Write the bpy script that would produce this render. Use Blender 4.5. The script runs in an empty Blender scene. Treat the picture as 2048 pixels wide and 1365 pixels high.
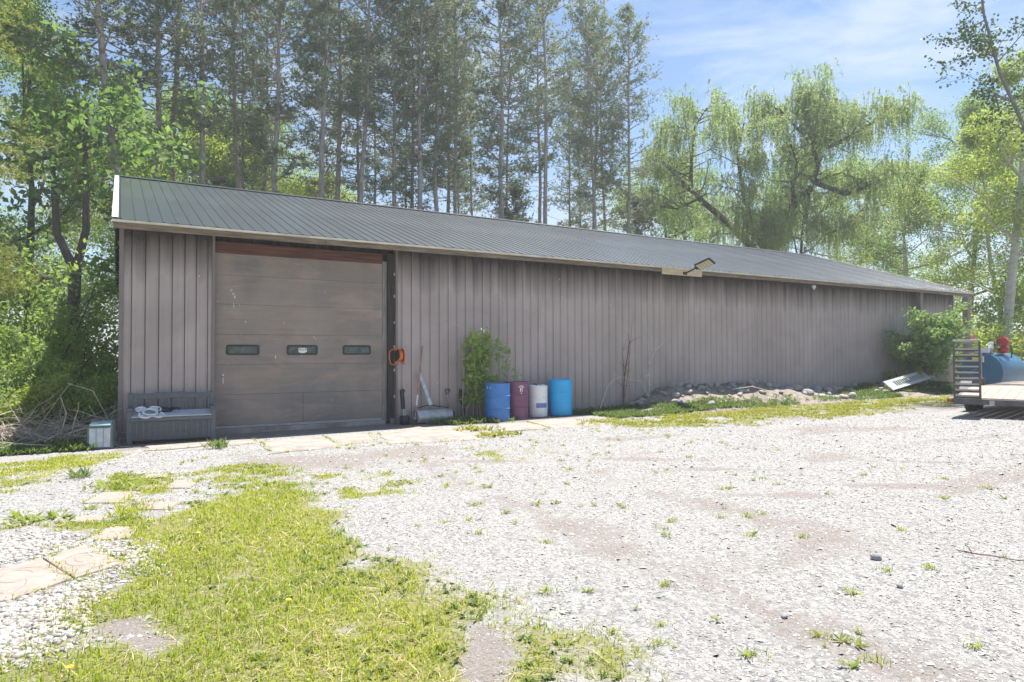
import bpy, math, random
import numpy as np
from mathutils import Vector, Matrix

# ------------------------------------------------------------------ camera, world, sun, exposure
scene = bpy.context.scene
C = scene.collection
R = math.radians
cam_d = bpy.data.cameras.new('camera'); cam = bpy.data.objects.new('camera', cam_d); C.objects.link(cam)
cam_d.sensor_width = 36.0; cam_d.lens = 23.46; cam_d.clip_start = 0.05; cam_d.clip_end = 3000
cam.location = (0, 0, 1.598)
cam.matrix_world = (Matrix.Translation((0, 0, 1.598)) @ Matrix.Rotation(R(-30.536), 4, 'Z')
                    @ Matrix.Rotation(R(90 + 1.1475), 4, 'X') @ Matrix.Rotation(R(-0.175), 4, 'Z'))
scene.camera = cam
SUN = Vector((0.34, 0.13, 1.0)).normalized()
w = bpy.data.worlds.new('World'); scene.world = w; w.use_nodes = True
nt = w.node_tree; nt.nodes.clear()
out = nt.nodes.new('ShaderNodeOutputWorld'); bg = nt.nodes.new('ShaderNodeBackground')
sky = nt.nodes.new('ShaderNodeTexSky'); sky.sky_type = 'NISHITA'; sky.sun_disc = False
sky.sun_elevation = math.asin(SUN.z); sky.sun_rotation = math.atan2(SUN.x, SUN.y)
sky.air_density = 1.0; sky.dust_density = 0.5; sky.ozone_density = 1.5
bg.inputs['Strength'].default_value = 0.085
tc = nt.nodes.new('ShaderNodeTexCoord'); mp = nt.nodes.new('ShaderNodeMapping'); mp.inputs['Scale'].default_value = (1.0, 1.6, 4.2)
mp.inputs['Rotation'].default_value = (0.1, 0.25, 0.6)
nz = nt.nodes.new('ShaderNodeTexNoise'); nz.inputs['Scale'].default_value = 2.1; nz.inputs['Detail'].default_value = 9; nz.inputs['Roughness'].default_value = 0.62; nz.inputs['Distortion'].default_value = 0.7
rp = nt.nodes.new('ShaderNodeValToRGB'); rp.color_ramp.elements[0].position = 0.47; rp.color_ramp.elements[0].color = (0.02,)*3 + (1,)
rp.color_ramp.elements[1].position = 0.68; rp.color_ramp.elements[1].color = (0.75,)*3 + (1,)
mx = nt.nodes.new('ShaderNodeMix'); mx.data_type = 'RGBA'; mx.inputs['B'].default_value = (3.3, 3.8, 4.6, 1)
nt.links.new(tc.outputs['Generated'], mp.inputs['Vector']); nt.links.new(mp.outputs['Vector'], nz.inputs['Vector'])
nt.links.new(nz.outputs['Fac'], rp.inputs['Fac']); nt.links.new(rp.outputs['Color'], mx.inputs['Factor'])
hs = nt.nodes.new('ShaderNodeHueSaturation'); hs.inputs['Saturation'].default_value = 1.12; hs.inputs['Value'].default_value = 0.76
nt.links.new(sky.outputs['Color'], hs.inputs['Color']); nt.links.new(hs.outputs['Color'], mx.inputs['A']); nt.links.new(mx.outputs['Result'], bg.inputs['Color']); nt.links.new(bg.outputs['Background'], out.inputs['Surface'])
sun_d = bpy.data.lights.new('sun', 'SUN'); sun_d.energy = 4.25; sun_d.angle = R(0.6); sun_d.color = (1.0, 0.95, 0.87)
sun = bpy.data.objects.new('sun', sun_d); C.objects.link(sun)
sun.rotation_euler = (-SUN).to_track_quat('-Z', 'Y').to_euler(); sun.location = (10, 5, 60)
scene.view_settings.view_transform = 'Standard'; scene.view_settings.look = 'None'
scene.view_settings.exposure = 1.46; scene.view_settings.gamma = 1.0; scene.view_settings.use_curve_mapping = False
scene.render.engine = 'CYCLES'
cy = scene.cycles
cy.use_denoising = True; cy.max_bounces = 10; cy.diffuse_bounces = 8; cy.glossy_bounces = 3; cy.transmission_bounces = 5
cy.volume_bounces = 0; cy.transparent_max_bounces = 4; cy.caustics_reflective = False; cy.caustics_refractive = False
cy.use_adaptive_sampling = True; cy.adaptive_threshold = 0.02

# ------------------------------------------------------------------ helpers
class N:
    """small node-graph builder"""
    def __init__(s, name):
        s.m = bpy.data.materials.new(name); s.m.use_nodes = True; s.t = s.m.node_tree
        s.p = s.t.nodes['Principled BSDF']; s.out = s.t.nodes['Material Output']
    def n(s, kind, **kw):
        x = s.t.nodes.new(kind)
        for k, v in kw.items():
            if k in x.inputs: x.inputs[k].default_value = v
            else: setattr(x, k, v)
        return x
    def l(s, a, b): s.t.links.new(a, b)
    def coord(s, scale=(1, 1, 1), src='Object'):
        c = s.n('ShaderNodeTexCoord'); m = s.n('ShaderNodeMapping'); m.inputs['Scale'].default_value = scale
        s.l(c.outputs[src], m.inputs['Vector']); return m.outputs['Vector']
    def noise(s, vec, scale, detail=4, rough=0.55, dist=0.0):
        x = s.n('ShaderNodeTexNoise', Scale=scale, Detail=detail, Roughness=rough, Distortion=dist); s.l(vec, x.inputs['Vector']); return x.outputs['Fac']
    def ramp(s, fac, stops):
        x = s.n('ShaderNodeValToRGB'); e = x.color_ramp.elements
        while len(e) < len(stops): e.new(0.5)
        for i, (p, c) in enumerate(stops):
            e[i].position = p; e[i].color = (c if len(c) == 4 else tuple(c) + (1,)) if not isinstance(c, (int, float)) else (c, c, c, 1)
        s.l(fac, x.inputs['Fac']); return x.outputs['Color']
    def mix(s, fac, a, b, mode='MIX'):
        x = s.n('ShaderNodeMix', data_type='RGBA', blend_type=mode)
        for k, v in (('Factor', fac), ('A', a), ('B', b)):
            if hasattr(v, 'is_linked') or hasattr(v, 'links'): s.l(v, x.inputs[k])
            elif isinstance(v, (int, float)): x.inputs[k].default_value = v
            else: x.inputs[k].default_value = tuple(v) + (1,) if len(v) == 3 else v
        return x.outputs['Result']
    def math(s, op, a, b=0.0):
        x = s.n('ShaderNodeMath', operation=op)
        for i, v in enumerate((a, b)):
            if hasattr(v, 'links'): s.l(v, x.inputs[i])
            else: x.inputs[i].default_value = v
        return x.outputs[0]
    def bump(s, h, strength=0.3, dist=0.01):
        b = s.n('ShaderNodeBump', Strength=strength, Distance=dist); s.l(h, b.inputs['Height']); s.l(b.outputs['Normal'], s.p.inputs['Normal'])
    def attr(s, name):
        return s.n('ShaderNodeAttribute', attribute_name=name).outputs['Fac']
    def col(s, c): s.l(c, s.p.inputs['Base Color']) if hasattr(c, 'links') else setattr(s.p.inputs['Base Color'], 'default_value', tuple(c) + (1,))

def plain(name, c, rough=0.6, metal=0.0, var=0.18, scale=6.0, bump=0.0, stretch=(1, 1, 1), dirt=None, spec=0.5):
    g = N(name); v = g.coord(stretch)
    a = g.noise(v, scale, 6, 0.6)
    lo = tuple(x * (1 - var) for x in c); hi = tuple(min(1, x * (1 + var)) for x in c)
    col = g.ramp(a, [(0.3, lo), (0.7, hi)])
    if dirt:
        b = g.noise(v, scale * 0.37, 7, 0.7); col = g.mix(g.ramp(b, [(0.5, 0.0), (0.75, 0.75)]), col, dirt)
    g.col(col)
    g.p.inputs['Roughness'].default_value = rough; g.p.inputs['Metallic'].default_value = metal
    g.p.inputs['Specular IOR Level'].default_value = spec
    if bump: g.bump(g.noise(v, scale * 4, 5, 0.65), bump, 0.01)
    return g.m

def leafmat(name, stops, trans=0.35, tcol=None):
    g = N(name); t = g.attr('tint'); c = g.ramp(t, stops)
    d = g.n('ShaderNodeBsdfPrincipled', Roughness=0.55); d.inputs['Specular IOR Level'].default_value = 0.3
    tr = g.n('ShaderNodeBsdfTranslucent'); m = g.n('ShaderNodeMixShader'); m.inputs['Fac'].default_value = trans
    g.l(c, d.inputs['Base Color'])
    tc2 = g.mix(1.0, c, tcol or (1.25, 1.25, 0.7), 'MULTIPLY'); g.l(tc2, tr.inputs['Color'])
    g.l(d.outputs[0], m.inputs[1]); g.l(tr.outputs[0], m.inputs[2]); g.l(m.outputs[0], g.out.inputs['Surface'])
    return g.m

class MB:
    def __init__(s): s.v = []; s.f = []
    def add(s, vs, fs):
        o = len(s.v); s.v += [tuple(p) for p in vs]; s.f += [tuple(i + o for i in f) for f in fs]; return s
    def box(s, a, b, M=None):
        (x0, y0, z0), (x1, y1, z1) = a, b
        vs = [(x0, y0, z0), (x1, y0, z0), (x1, y1, z0), (x0, y1, z0), (x0, y0, z1), (x1, y0, z1), (x1, y1, z1), (x0, y1, z1)]
        if M is not None: vs = [M @ Vector(p) for p in vs]
        return s.add(vs, [(3, 2, 1, 0), (4, 5, 6, 7), (0, 1, 5, 4), (1, 2, 6, 5), (2, 3, 7, 6), (3, 0, 4, 7)])
    def bar(s, p, q, wd, ht, up=(0, 0, 1)):
        p, q = Vector(p), Vector(q); d = (q - p).normalized(); r = d.cross(Vector(up))
        if r.length < 1e-4: r = d.cross(Vector((1, 0, 0)))
        r.normalize(); u = r.cross(d)
        vs = [e + r * (sx * wd / 2) + u * (sz * ht / 2) for e in (p, q) for sx, sz in ((-1, -1), (1, -1), (1, 1), (-1, 1))]
        return s.add(vs, [(3, 2, 1, 0), (4, 5, 6, 7), (0, 1, 5, 4), (1, 2, 6, 5), (2, 3, 7, 6), (3, 0, 4, 7)])
    def tube(s, pts, rad, seg=8, cap=True):
        pts = [Vector(p) for p in pts]; n = len(pts)
        if not hasattr(rad, '__len__'): rad = [rad] * n
        vs = []; ref = None
        for i, p in enumerate(pts):
            d = (pts[min(i + 1, n - 1)] - pts[max(i - 1, 0)])
            d = d.normalized() if d.length > 1e-9 else Vector((0, 0, 1))
            if ref is None: ref = Vector((1, 0, 0)) if abs(d.x) < 0.8 else Vector((0, 1, 0))
            a = d.cross(ref).normalized(); b = a.cross(d); ref = b
            for k in range(seg):
                t = 2 * math.pi * k / seg; vs.append(p + (a * math.cos(t) + b * math.sin(t)) * rad[i])
        fs = [(i * seg + k, i * seg + (k + 1) % seg, (i + 1) * seg + (k + 1) % seg, (i + 1) * seg + k) for i in range(n - 1) for k in range(seg)]
        if cap: fs += [tuple(range(seg))[::-1], tuple((n - 1) * seg + k for k in range(seg))]
        return s.add(vs, fs)
    def lathe(s, prof, seg=32, c=(0, 0, 0), M=None):
        vs = []
        for r, z in prof:
            for k in range(seg):
                t = 2 * math.pi * k / seg; vs.append(Vector((c[0] + r * math.cos(t), c[1] + r * math.sin(t), c[2] + z)))
        if M is not None: vs = [M @ p for p in vs]
        n = len(prof)
        fs = [(i * seg + k, i * seg + (k + 1) % seg, (i + 1) * seg + (k + 1) % seg, (i + 1) * seg + k) for i in range(n - 1) for k in range(seg)]
        fs += [tuple(range(seg))[::-1], tuple((n - 1) * seg + k for k in range(seg))]
        return s.add(vs, fs)
    def prism(s, poly, z0, z1, M=None):
        n = len(poly); vs = [Vector((x, y, z0)) for x, y in poly] + [Vector((x, y, z1)) for x, y in poly]
        if M is not None: vs = [M @ p for p in vs]
        return s.add(vs, [tuple(range(n))[::-1], tuple(range(n, 2 * n))] + [(i, (i + 1) % n, n + (i + 1) % n, n + i) for i in range(n)])
    def mesh(s, name, m, smooth=False):
        me = bpy.data.meshes.new(name); me.from_pydata(s.v, [], s.f); me.materials.append(m)
        if smooth:
            me.polygons.foreach_set('use_smooth', [True] * len(me.polygons))
            try: me.set_sharp_from_angle(angle=R(38))
            except Exception: pass
        me.update(); return me
    def build(s, name, m, parent=None, smooth=False, bevel=0.0, seg=1):
        return link(name, s.mesh(name, m, smooth), parent, bevel, seg)

def link(name, me, parent=None, bevel=0.0, seg=1):
    o = bpy.data.objects.new(name, me); C.objects.link(o); o.parent = parent
    if bevel:
        b = o.modifiers.new('edge', 'BEVEL'); b.width = bevel; b.segments = seg; b.limit_method = 'ANGLE'; b.angle_limit = R(40)
    return o

def npmesh(name, V, loops, counts, m, tint=None, smooth=False):
    me = bpy.data.meshes.new(name)
    V = np.asarray(V, np.float32); loops = np.asarray(loops, np.int32).ravel(); counts = np.asarray(counts, np.int32)
    me.vertices.add(len(V)); me.vertices.foreach_set('co', V.ravel())
    me.loops.add(len(loops)); me.loops.foreach_set('vertex_index', loops)
    me.polygons.add(len(counts)); st = np.concatenate([[0], np.cumsum(counts)[:-1]]).astype(np.int32)
    me.polygons.foreach_set('loop_start', st); me.polygons.foreach_set('loop_total', counts)
    if smooth: me.polygons.foreach_set('use_smooth', np.ones(len(counts), bool))
    me.update(calc_edges=True); me.validate()
    if tint is not None:
        a = me.attributes.new('tint', 'FLOAT', 'FACE'); a.data.foreach_set('value', np.asarray(tint, np.float32))
    me.materials.append(m); return me

def tag(o, label=None, cat=None, group=None, kind=None):
    if label: o['label'] = label
    if cat: o['category'] = cat
    if group: o['group'] = group
    if kind: o['kind'] = kind
    return o
def thing(name, label, cat, loc=(0, 0, 0), rotz=0.0, group=None):
    o = bpy.data.objects.new(name, None); C.objects.link(o); o.location = loc; o.rotation_euler = (0, 0, rotz); o.empty_display_size = 0.3
    return tag(o, label, cat, group)

def vnoise(x, y, seed=0):
    def hsh(i, j):
        n = (i * 374761393 + j * 668265263 + seed * 974711) & 0x7fffffff
        n = ((n ^ (n >> 13)) * 1274126177) & 0x7fffffff
        return ((n ^ (n >> 16)) & 0xffff) / 65535.0
    x = np.asarray(x, float); y = np.asarray(y, float)
    i = np.floor(x).astype(np.int64); j = np.floor(y).astype(np.int64); fx = x - i; fy = y - j
    fx = fx * fx * (3 - 2 * fx); fy = fy * fy * (3 - 2 * fy)
    return (hsh(i, j) * (1 - fx) + hsh(i + 1, j) * fx) * (1 - fy) + (hsh(i, j + 1) * (1 - fx) + hsh(i + 1, j + 1) * fx) * fy
def fbm(x, y, seed=0, o=4):
    s = 0; a = 0.5
    for k in range(o): s = s + a * vnoise(np.asarray(x) * 2 ** k, np.asarray(y) * 2 ** k, seed + k); a *= 0.5
    return s / (1 - 0.5 ** o)
def polydist(x, y, poly):
    """signed distance, positive inside"""
    x = np.asarray(x, float); y = np.asarray(y, float); ins = np.zeros(x.shape, bool); dm = np.full(x.shape, 1e9)
    n = len(poly)
    for i in range(n):
        x0, y0 = poly[i]; x1, y1 = poly[(i + 1) % n]; dx, dy = x1 - x0, y1 - y0
        t = np.clip(((x - x0) * dx + (y - y0) * dy) / (dx * dx + dy * dy), 0, 1)
        dm = np.minimum(dm, np.hypot(x - x0 - t * dx, y - y0 - t * dy))
        if dy != 0: ins ^= ((y0 > y) != (y1 > y)) & (x < dx * (y - y0) / dy + x0)
    return np.where(ins, dm, -dm)
sm = lambda d, a, b: np.clip((d - a) / (b - a), 0, 1)

# ------------------------------------------------------------------ where the ground is grass, gravel, dirt
LAWN = [(-1.2, 1.0), (-0.45, 4.0), (-0.41, 4.56), (-0.11, 4.88), (0.12, 5.61), (0.31, 6.38), (0.5, 7.5), (0.82, 8.41), (1.18, 9.65), (1.45, 10.1), (1.85, 9.9),
        (1.9, 9.0), (1.85, 7.79), (1.60, 7.0), (1.74, 6.04), (1.6, 5.25), (1.64, 4.66), (1.56, 4.14), (1.8, 3.83), (1.92, 3.5), (1.98, 2.98), (1.72, 2.6), (1.3, 1.0)]
BARE = [[(-0.06, 4.67), (0.18, 4.66), (0.26, 4.16), (0.16, 4.01), (-0.03, 4.26)], [(1.74, 3.56), (1.93, 3.48), (1.85, 3.11), (1.62, 2.83), (1.46, 2.93)]]
STRIP = [(-2.5, 9.5), (-2.5, 12.4), (-1.23, 12.3), (-0.75, 13.31), (0.11, 12.78), (-0.03, 11.67), (-0.5, 10.96), (-0.88, 9.63)]
WEEDL = [(-1.3, 8.3), (-0.78, 8.54), (-0.54, 8.14), (-0.18, 7.58), (-0.06, 7.62), (0.08, 8.58), (-0.17, 9.2), (0.03, 10.41), (0.37, 9.97), (0.55, 10.07), (0.6, 9.05), (0.72, 8.47),
         (0.46, 8.33), (0.27, 7.29), (0.38, 6.91), (0.21, 6.45), (-0.13, 7.23), (-0.32, 7.05), (-0.69, 7.56), (-1.2, 7.6)]
YEL = [(10.06, 12.4), (11.81, 13.04), (13.94, 12.4), (17.73, 12.2), (22.08, 11.9), (24.5, 11.9), (22.5, 10.4), (19.89, 9.9), (15.08, 9.9), (12.12, 9.8), (10.55, 10.3), (9.1, 11.13)]
MID = [(2.31, 8.91), (2.97, 8.47), (3.18, 7.93), (2.8, 7.28), (2.46, 7.34), (2.12, 6.97), (1.96, 7.36)]
DIRT = [(1.72, 11.68), (2.04, 10.85), (3.84, 10.94), (4.91, 10.43), (4.05, 9.5), (2.75, 9.06), (1.98, 9.81), (1.41, 9.95)]
EDGE = [(4.71, 10.0), (6.28, 10.03), (6.07, 9.08), (4.89, 8.65)]
WOODS = [(-60, 13.5), (-0.6, 13.7), (-0.3, 14.9), (-0.3, 60), (-60, 60)]
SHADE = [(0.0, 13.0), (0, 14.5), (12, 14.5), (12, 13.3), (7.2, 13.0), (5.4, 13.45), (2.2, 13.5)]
def cover(x, y):
    """grass and dirt shares of the ground at x, y"""
    x = np.asarray(x, float); y = np.asarray(y, float)
    n = fbm(x * 0.9, y * 0.9, 3) - 0.5; n2 = fbm(x * 2.6, y * 2.6, 11) - 0.5
    n3 = fbm(x * 7, y * 7, 15) - 0.5
    g = sm(polydist(x, y, LAWN) + n * 0.9 + n2 * .5 + n3 * .3, -0.45, 0.3) * np.clip(1.12 + n2 * 1.2 + n3 * 1.3 - .5 * sm(y, 7.0, 9.5), 0.15, 1)
    for b in BARE: g = g * (1 - sm(polydist(x, y, b) + n2 * 0.25, -0.1, 0.08))
    g = np.maximum(g, sm(polydist(x, y, STRIP) + n * 0.8, -0.15, 0.4) * np.clip(0.65 + n2 * 1.6, 0, 1))
    g = np.maximum(g, sm(polydist(x, y, WEEDL) + n2 * 0.5, -0.1, 0.2) * np.clip(0.45 + n2 * 2.6, 0, 1))
    g = np.maximum(g, sm(polydist(x, y, YEL) + n * 2.6 + n3 * .8, -0.7, 1.1) * np.clip(0.66 + n2 * 2.4 + n3 * 1.6, 0, 1))
    g = np.maximum(g, sm(polydist(x, y, MID) + n2 * 0.8, -0.3, 0.3) * np.clip(0.3 + n2 * 2.8, 0, 0.9))
    g = np.maximum(g, sm(polydist(x, y, EDGE) + n2 * 0.8, -0.3, 0.3) * np.clip(0.1 + n2 * 2.5, 0, 0.6))
    far = np.maximum.reduce([sm(y, 14.6, 15.2) * sm(-x, -30, -0.5) * 0 + sm(polydist(x, y, WOODS), -0.3, 0.4), sm(x, 30.0, 32.0) * sm(y, 11.5, 13.0), sm(x, 36, 40), sm(y, 26, 29), sm(-x, 3.0, 6.0)])
    g = np.maximum(g, far * np.clip(0.85 + n2, 0, 1))
    d = sm(polydist(x, y, DIRT) + n * 1.4, -0.5, 0.4) * 0.85
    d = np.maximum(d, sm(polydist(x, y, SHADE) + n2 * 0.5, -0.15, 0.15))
    for b in BARE: d = np.maximum(d, sm(polydist(x, y, b) + n2 * 0.3, -0.15, 0.1))
    # wheel tracks worn through the stone, curving across the yard
    for k, (a, b) in enumerate(((3.15, 0.0), (5.1, 0.0))):
        tx = a + 0.25 * np.sin(y * 0.5 + k) + 0.055 * np.maximum(y - 2.5, 0) ** 1.55
        d = np.maximum(d, (1 - sm(np.abs(x - tx) + n2 * 0.7, 0.05, 0.6)) * np.clip(0.48 + n * 2.4 + n2 * 1.2, 0, 0.75) * sm(13 - y, 0, 4))
    d = np.maximum(d, np.clip((fbm(x * 0.45, y * 1.5, 29) - 0.58) * 6, 0, 0.75) * sm(x, 2.5, 5) * sm(12 - y, 0, 2))
    for sx, sy, w_ in ((6.1, 5.0, 1.1), (7.1, 6.2, 1.2), (8.0, 4.3, .9), (9.6, 5.2, 1.0), (4.6, 8.6, .9), (6.6, 7.6, 1.2)):   # ruts scraped across the slope
        u_, v_ = (x - sx) * .78 - (y - sy) * .62, (x - sx) * .62 + (y - sy) * .78
        d = np.maximum(d, np.clip(1.25 - np.hypot(u_ / w_, v_ / .17) + n2 * 1.6, 0, .95))
    return np.clip(g, 0, 1), np.clip(d, 0, 1)
def zg(x, y):
    x = np.asarray(x, float); y = np.asarray(y, float)
    return 0.007 * np.clip(x, 0, 45) + 0.03 * (fbm(x * 0.6, y * 0.6, 7) - 0.5) * sm(13 - y, 0, 1.5)

# ------------------------------------------------------------------ materials
def ground_mat():
    g = N('gravel_yard'); v = g.coord((1, 1, 1), 'Object')
    ga = g.attr('grass'); da = g.attr('dirt')
    fine = g.noise(v, 55, 6, 0.75); mid = g.noise(v, 9, 6, 0.65); big = g.noise(v, 0.9, 5, 0.6)
    vor = g.n('ShaderNodeTexVoronoi', Scale=34.0); g.l(v, vor.inputs['Vector'])
    st = g.ramp(vor.outputs['Color'], [(0.1, (0.18, 0.178, 0.176)), (0.5, (0.29, 0.285, 0.28)), (0.9, (0.385, 0.378, 0.37))])
    st = g.mix(g.ramp(fine, [(0.30, 0.85), (0.47, 0.0)]), st, (0.15, 0.145, 0.14))
    st = g.mix(g.ramp(mid, [(0.5, 0.0), (0.8, 0.5)]), st, (0.36, 0.325, 0.30))
    st = g.mix(g.ramp(big, [(0.45, 0.0), (0.75, 0.35)]), st, (0.30, 0.275, 0.26))
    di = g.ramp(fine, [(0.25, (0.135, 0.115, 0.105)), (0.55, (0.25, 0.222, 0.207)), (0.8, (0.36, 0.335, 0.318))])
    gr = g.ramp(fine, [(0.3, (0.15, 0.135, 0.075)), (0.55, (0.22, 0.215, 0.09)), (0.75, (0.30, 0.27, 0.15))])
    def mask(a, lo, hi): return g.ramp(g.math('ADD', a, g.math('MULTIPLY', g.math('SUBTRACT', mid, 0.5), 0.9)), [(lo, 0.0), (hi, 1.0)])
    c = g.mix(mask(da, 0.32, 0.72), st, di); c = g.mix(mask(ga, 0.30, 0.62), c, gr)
    g.col(c); g.p.inputs['Roughness'].default_value = 0.9; g.p.inputs['Specular IOR Level'].default_value = 0.2
    h = g.math('ADD', g.math('MULTIPLY', vor.outputs['Distance'], -0.7), fine)
    g.bump(h, 0.8, 0.02)
    return g.m
M = {}
M['ground'] = ground_mat()
def tintmat(name, stops, rough=0.85, bump=0.0):
    g = N(name); t = g.attr('tint'); c = g.ramp(t, stops); v = g.coord()
    c = g.mix(g.ramp(g.noise(v, 60, 4, 0.6), [(0.35, 0.35), (0.65, 0.0)]), c, (0.12, 0.115, 0.11)); g.col(c)
    g.p.inputs['Roughness'].default_value = rough; g.p.inputs['Specular IOR Level'].default_value = 0.25
    if bump: g.bump(g.noise(v, 40, 5, 0.7), bump, 0.01)
    return g.m
M['stone'] = tintmat('gravel_stone', [(0.0, (0.14, 0.139, 0.14)), (0.25, (0.285, 0.28, 0.276)), (0.6, (0.395, 0.387, 0.38)), (0.88, (0.51, 0.50, 0.49)), (1.0, (0.30, 0.25, 0.22))])
M['pebble'] = tintmat('river_pebble', [(0.0, (0.20, 0.175, 0.155)), (0.3, (0.33, 0.30, 0.27)), (0.6, (0.40, 0.385, 0.365)), (1.0, (0.52, 0.51, 0.49))], 0.7)
M['rock'] = plain('field_stone', (0.34, 0.315, 0.29), 0.85, var=0.35, scale=5, bump=0.4, dirt=(0.20, 0.17, 0.14))
M['rock_grey'] = plain('grey_stone', (0.27, 0.27, 0.28), 0.8, var=0.3, scale=12, bump=0.4)
M['soil'] = plain('bank_soil', (0.21, 0.175, 0.15), 0.95, var=0.4, scale=7, bump=0.8, dirt=(0.30, 0.27, 0.24))
M['grass'] = leafmat('lawn_blades', [(0.0, (0.17, 0.25, 0.03)), (0.45, (0.31, 0.385, 0.042)), (0.8, (0.44, 0.455, 0.07)), (1.0, (0.53, 0.47, 0.23))], 0.5)
M['weed_light'] = leafmat('light_weed_leaves', [(0.0, (0.14, 0.20, 0.04)), (0.6, (0.25, 0.32, 0.06)), (1.0, (0.38, 0.37, 0.11))], 0.42)
M['straw'] = leafmat('dead_grass', [(0.0, (0.36, 0.29, 0.17)), (1.0, (0.58, 0.50, 0.34))], 0.3)
M['weed'] = leafmat('weed_leaves', [(0.0, (0.07, 0.125, 0.04)), (0.5, (0.125, 0.19, 0.06)), (1.0, (0.22, 0.27, 0.085))], 0.38)
M['weed_dark'] = leafmat('dark_weed_leaves', [(0.0, (0.03, 0.07, 0.025)), (1.0, (0.08, 0.14, 0.05))], 0.3)
M['yellow_weed'] = leafmat('yellow_weed_leaves', [(0.0, (0.16, 0.20, 0.03)), (0.6, (0.30, 0.31, 0.04)), (1.0, (0.40, 0.34, 0.08))], 0.35)
def siding_mat(name, c, top):
    """painted ribbed steel: faded patches, drip stains, mildew and painted shade below the eave, mud splash, rust spots"""
    g = N(name); gm = g.n('ShaderNodeNewGeometry'); P = gm.outputs['Position']; pos = g.n('ShaderNodeSeparateXYZ'); g.l(P, pos.inputs[0])
    def mp_(sc):
        m_ = g.n('ShaderNodeMapping'); m_.inputs['Scale'].default_value = sc; g.l(P, m_.inputs['Vector']); return m_.outputs[0]
    one = mp_((1, 1, 1)); big = g.noise(one, 0.55, 5, 0.6, 0.6); wide = g.noise(mp_((1.1, 1, 0.16)), 1.0, 4, 0.6); drip = g.noise(mp_((5, 1, 0.25)), 1.0, 3, 0.5); speck = g.noise(one, 30, 3, 0.6)
    col = g.ramp(big, [(0.3, tuple(x * 0.84 for x in c)), (0.7, tuple(x * 1.13 for x in c))])
    col = g.mix(g.ramp(wide, [(0.45, 0.0), (0.75, 0.4)]), col, tuple(x * k_ for x, k_ in zip(c, (0.74, 0.72, 0.72))))
    col = g.mix(g.ramp(drip, [(0.66, 0.0), (0.76, 0.22)]), col, (0.50, 0.47, 0.45))
    col = g.mix(g.ramp(g.math('MULTIPLY', g.noise(mp_((2.2, 1, 0.45)), 1.0, 4, 0.6), g.ramp(speck, [(0.3, 0.8), (0.7, 1.0)])), [(0.60, 0.0), (0.72, 0.45)]), col, (0.27, 0.16, 0.105))
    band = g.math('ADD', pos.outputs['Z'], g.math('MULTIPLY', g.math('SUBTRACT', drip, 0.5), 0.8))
    mil_shade = g.math('MULTIPLY', g.ramp(g.math('MULTIPLY', band, 0.2), [((top - 0.95) * 0.2, 0.0), ((top - .12) * 0.2, 1.0)]), g.ramp(speck, [(0.35, 0.88), (0.6, 1.0)]))
    col = g.mix(mil_shade, col, (0.045, 0.04, 0.04))  # dark top band: mildew grime plus eave shade painted into the colour
    splash = g.ramp(g.math('ADD', pos.outputs['Z'], g.math('MULTIPLY', big, 0.7)), [(0.4, 0.6), (1.0, 0.0)])
    col = g.mix(splash, col, (0.29, 0.245, 0.21))
    vor = g.n('ShaderNodeTexVoronoi', Scale=2.2); g.l(mp_((1, 1, .6)), vor.inputs['Vector'])
    col = g.mix(g.ramp(vor.outputs['Distance'], [(0.018, 0.8), (0.03, 0.0)]), col, (0.68, 0.67, 0.65))
    # girt screw lines: small dark heads in rows
    oi = g.n('ShaderNodeObjectInfo'); tone = g.ramp(oi.outputs['Random'], [(0.0, 0.94), (1.0, 1.0)]); col = g.mix(1.0, col, tone, 'MULTIPLY')
    g.col(col); g.p.inputs['Roughness'].default_value = 0.55; g.p.inputs['Specular IOR Level'].default_value = 0.35
    g.bump(big, 0.35, 0.05)
    return g.m
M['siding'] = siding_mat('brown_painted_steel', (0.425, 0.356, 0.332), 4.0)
M['door'] = siding_mat('door_painted_steel', (0.195, 0.172, 0.155), 5.0)
def door_mat():
    g = N('garage_door_paint'); gm = g.n('ShaderNodeNewGeometry'); P = gm.outputs['Position']
    def mp_(sc):
        m_ = g.n('ShaderNodeMapping'); m_.inputs['Scale'].default_value = sc; g.l(P, m_.inputs['Vector']); return m_.outputs[0]
    big = g.noise(mp_((1, 1, 1)), 0.8, 5, 0.6, 0.5); hor = g.noise(mp_((0.5, 1, 14)), 1.2, 6, 0.7); grain = g.noise(mp_((1, 1, 1)), 45, 3, 0.7); wide = g.noise(mp_((1.4, 1, 0.5)), 1.0, 3, 0.5)
    c = g.ramp(big, [(0.3, (0.225, 0.188, 0.160)), (0.7, (0.315, 0.258, 0.215))])
    c = g.mix(g.ramp(hor, [(0.5, 0.0), (0.85, 0.4)]), c, (0.39, 0.32, 0.265)); c = g.mix(g.ramp(wide, [(0.42, 0.0), (0.66, 0.7)]), c, (0.165, 0.155, 0.147))
    c = g.mix(g.ramp(grain, [(0.4, 0.18), (0.6, 0.0)]), c, (0.07, 0.068, 0.065))
    vor = g.n('ShaderNodeTexVoronoi', Scale=2.3); g.l(mp_((1, 1, 0.7)), vor.inputs['Vector'])
    c = g.mix(g.ramp(vor.outputs['Distance'], [(0.024, 0.85), (0.036, 0.0)]), c, (0.62, 0.62, 0.6))
    g.col(c); g.p.inputs['Roughness'].default_value = 0.55; st_ = g.noise(mp_((.7, 1, 2.2)), 1.1, 5, .65, .8); c = g.mix(g.ramp(st_, [(.48, 0.), (.70, .65)]), c, (0.40, 0.29, 0.22)); g.col(c); g.bump(grain, 0.1, 0.004); return g.m
M['door'] = door_mat()
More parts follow.
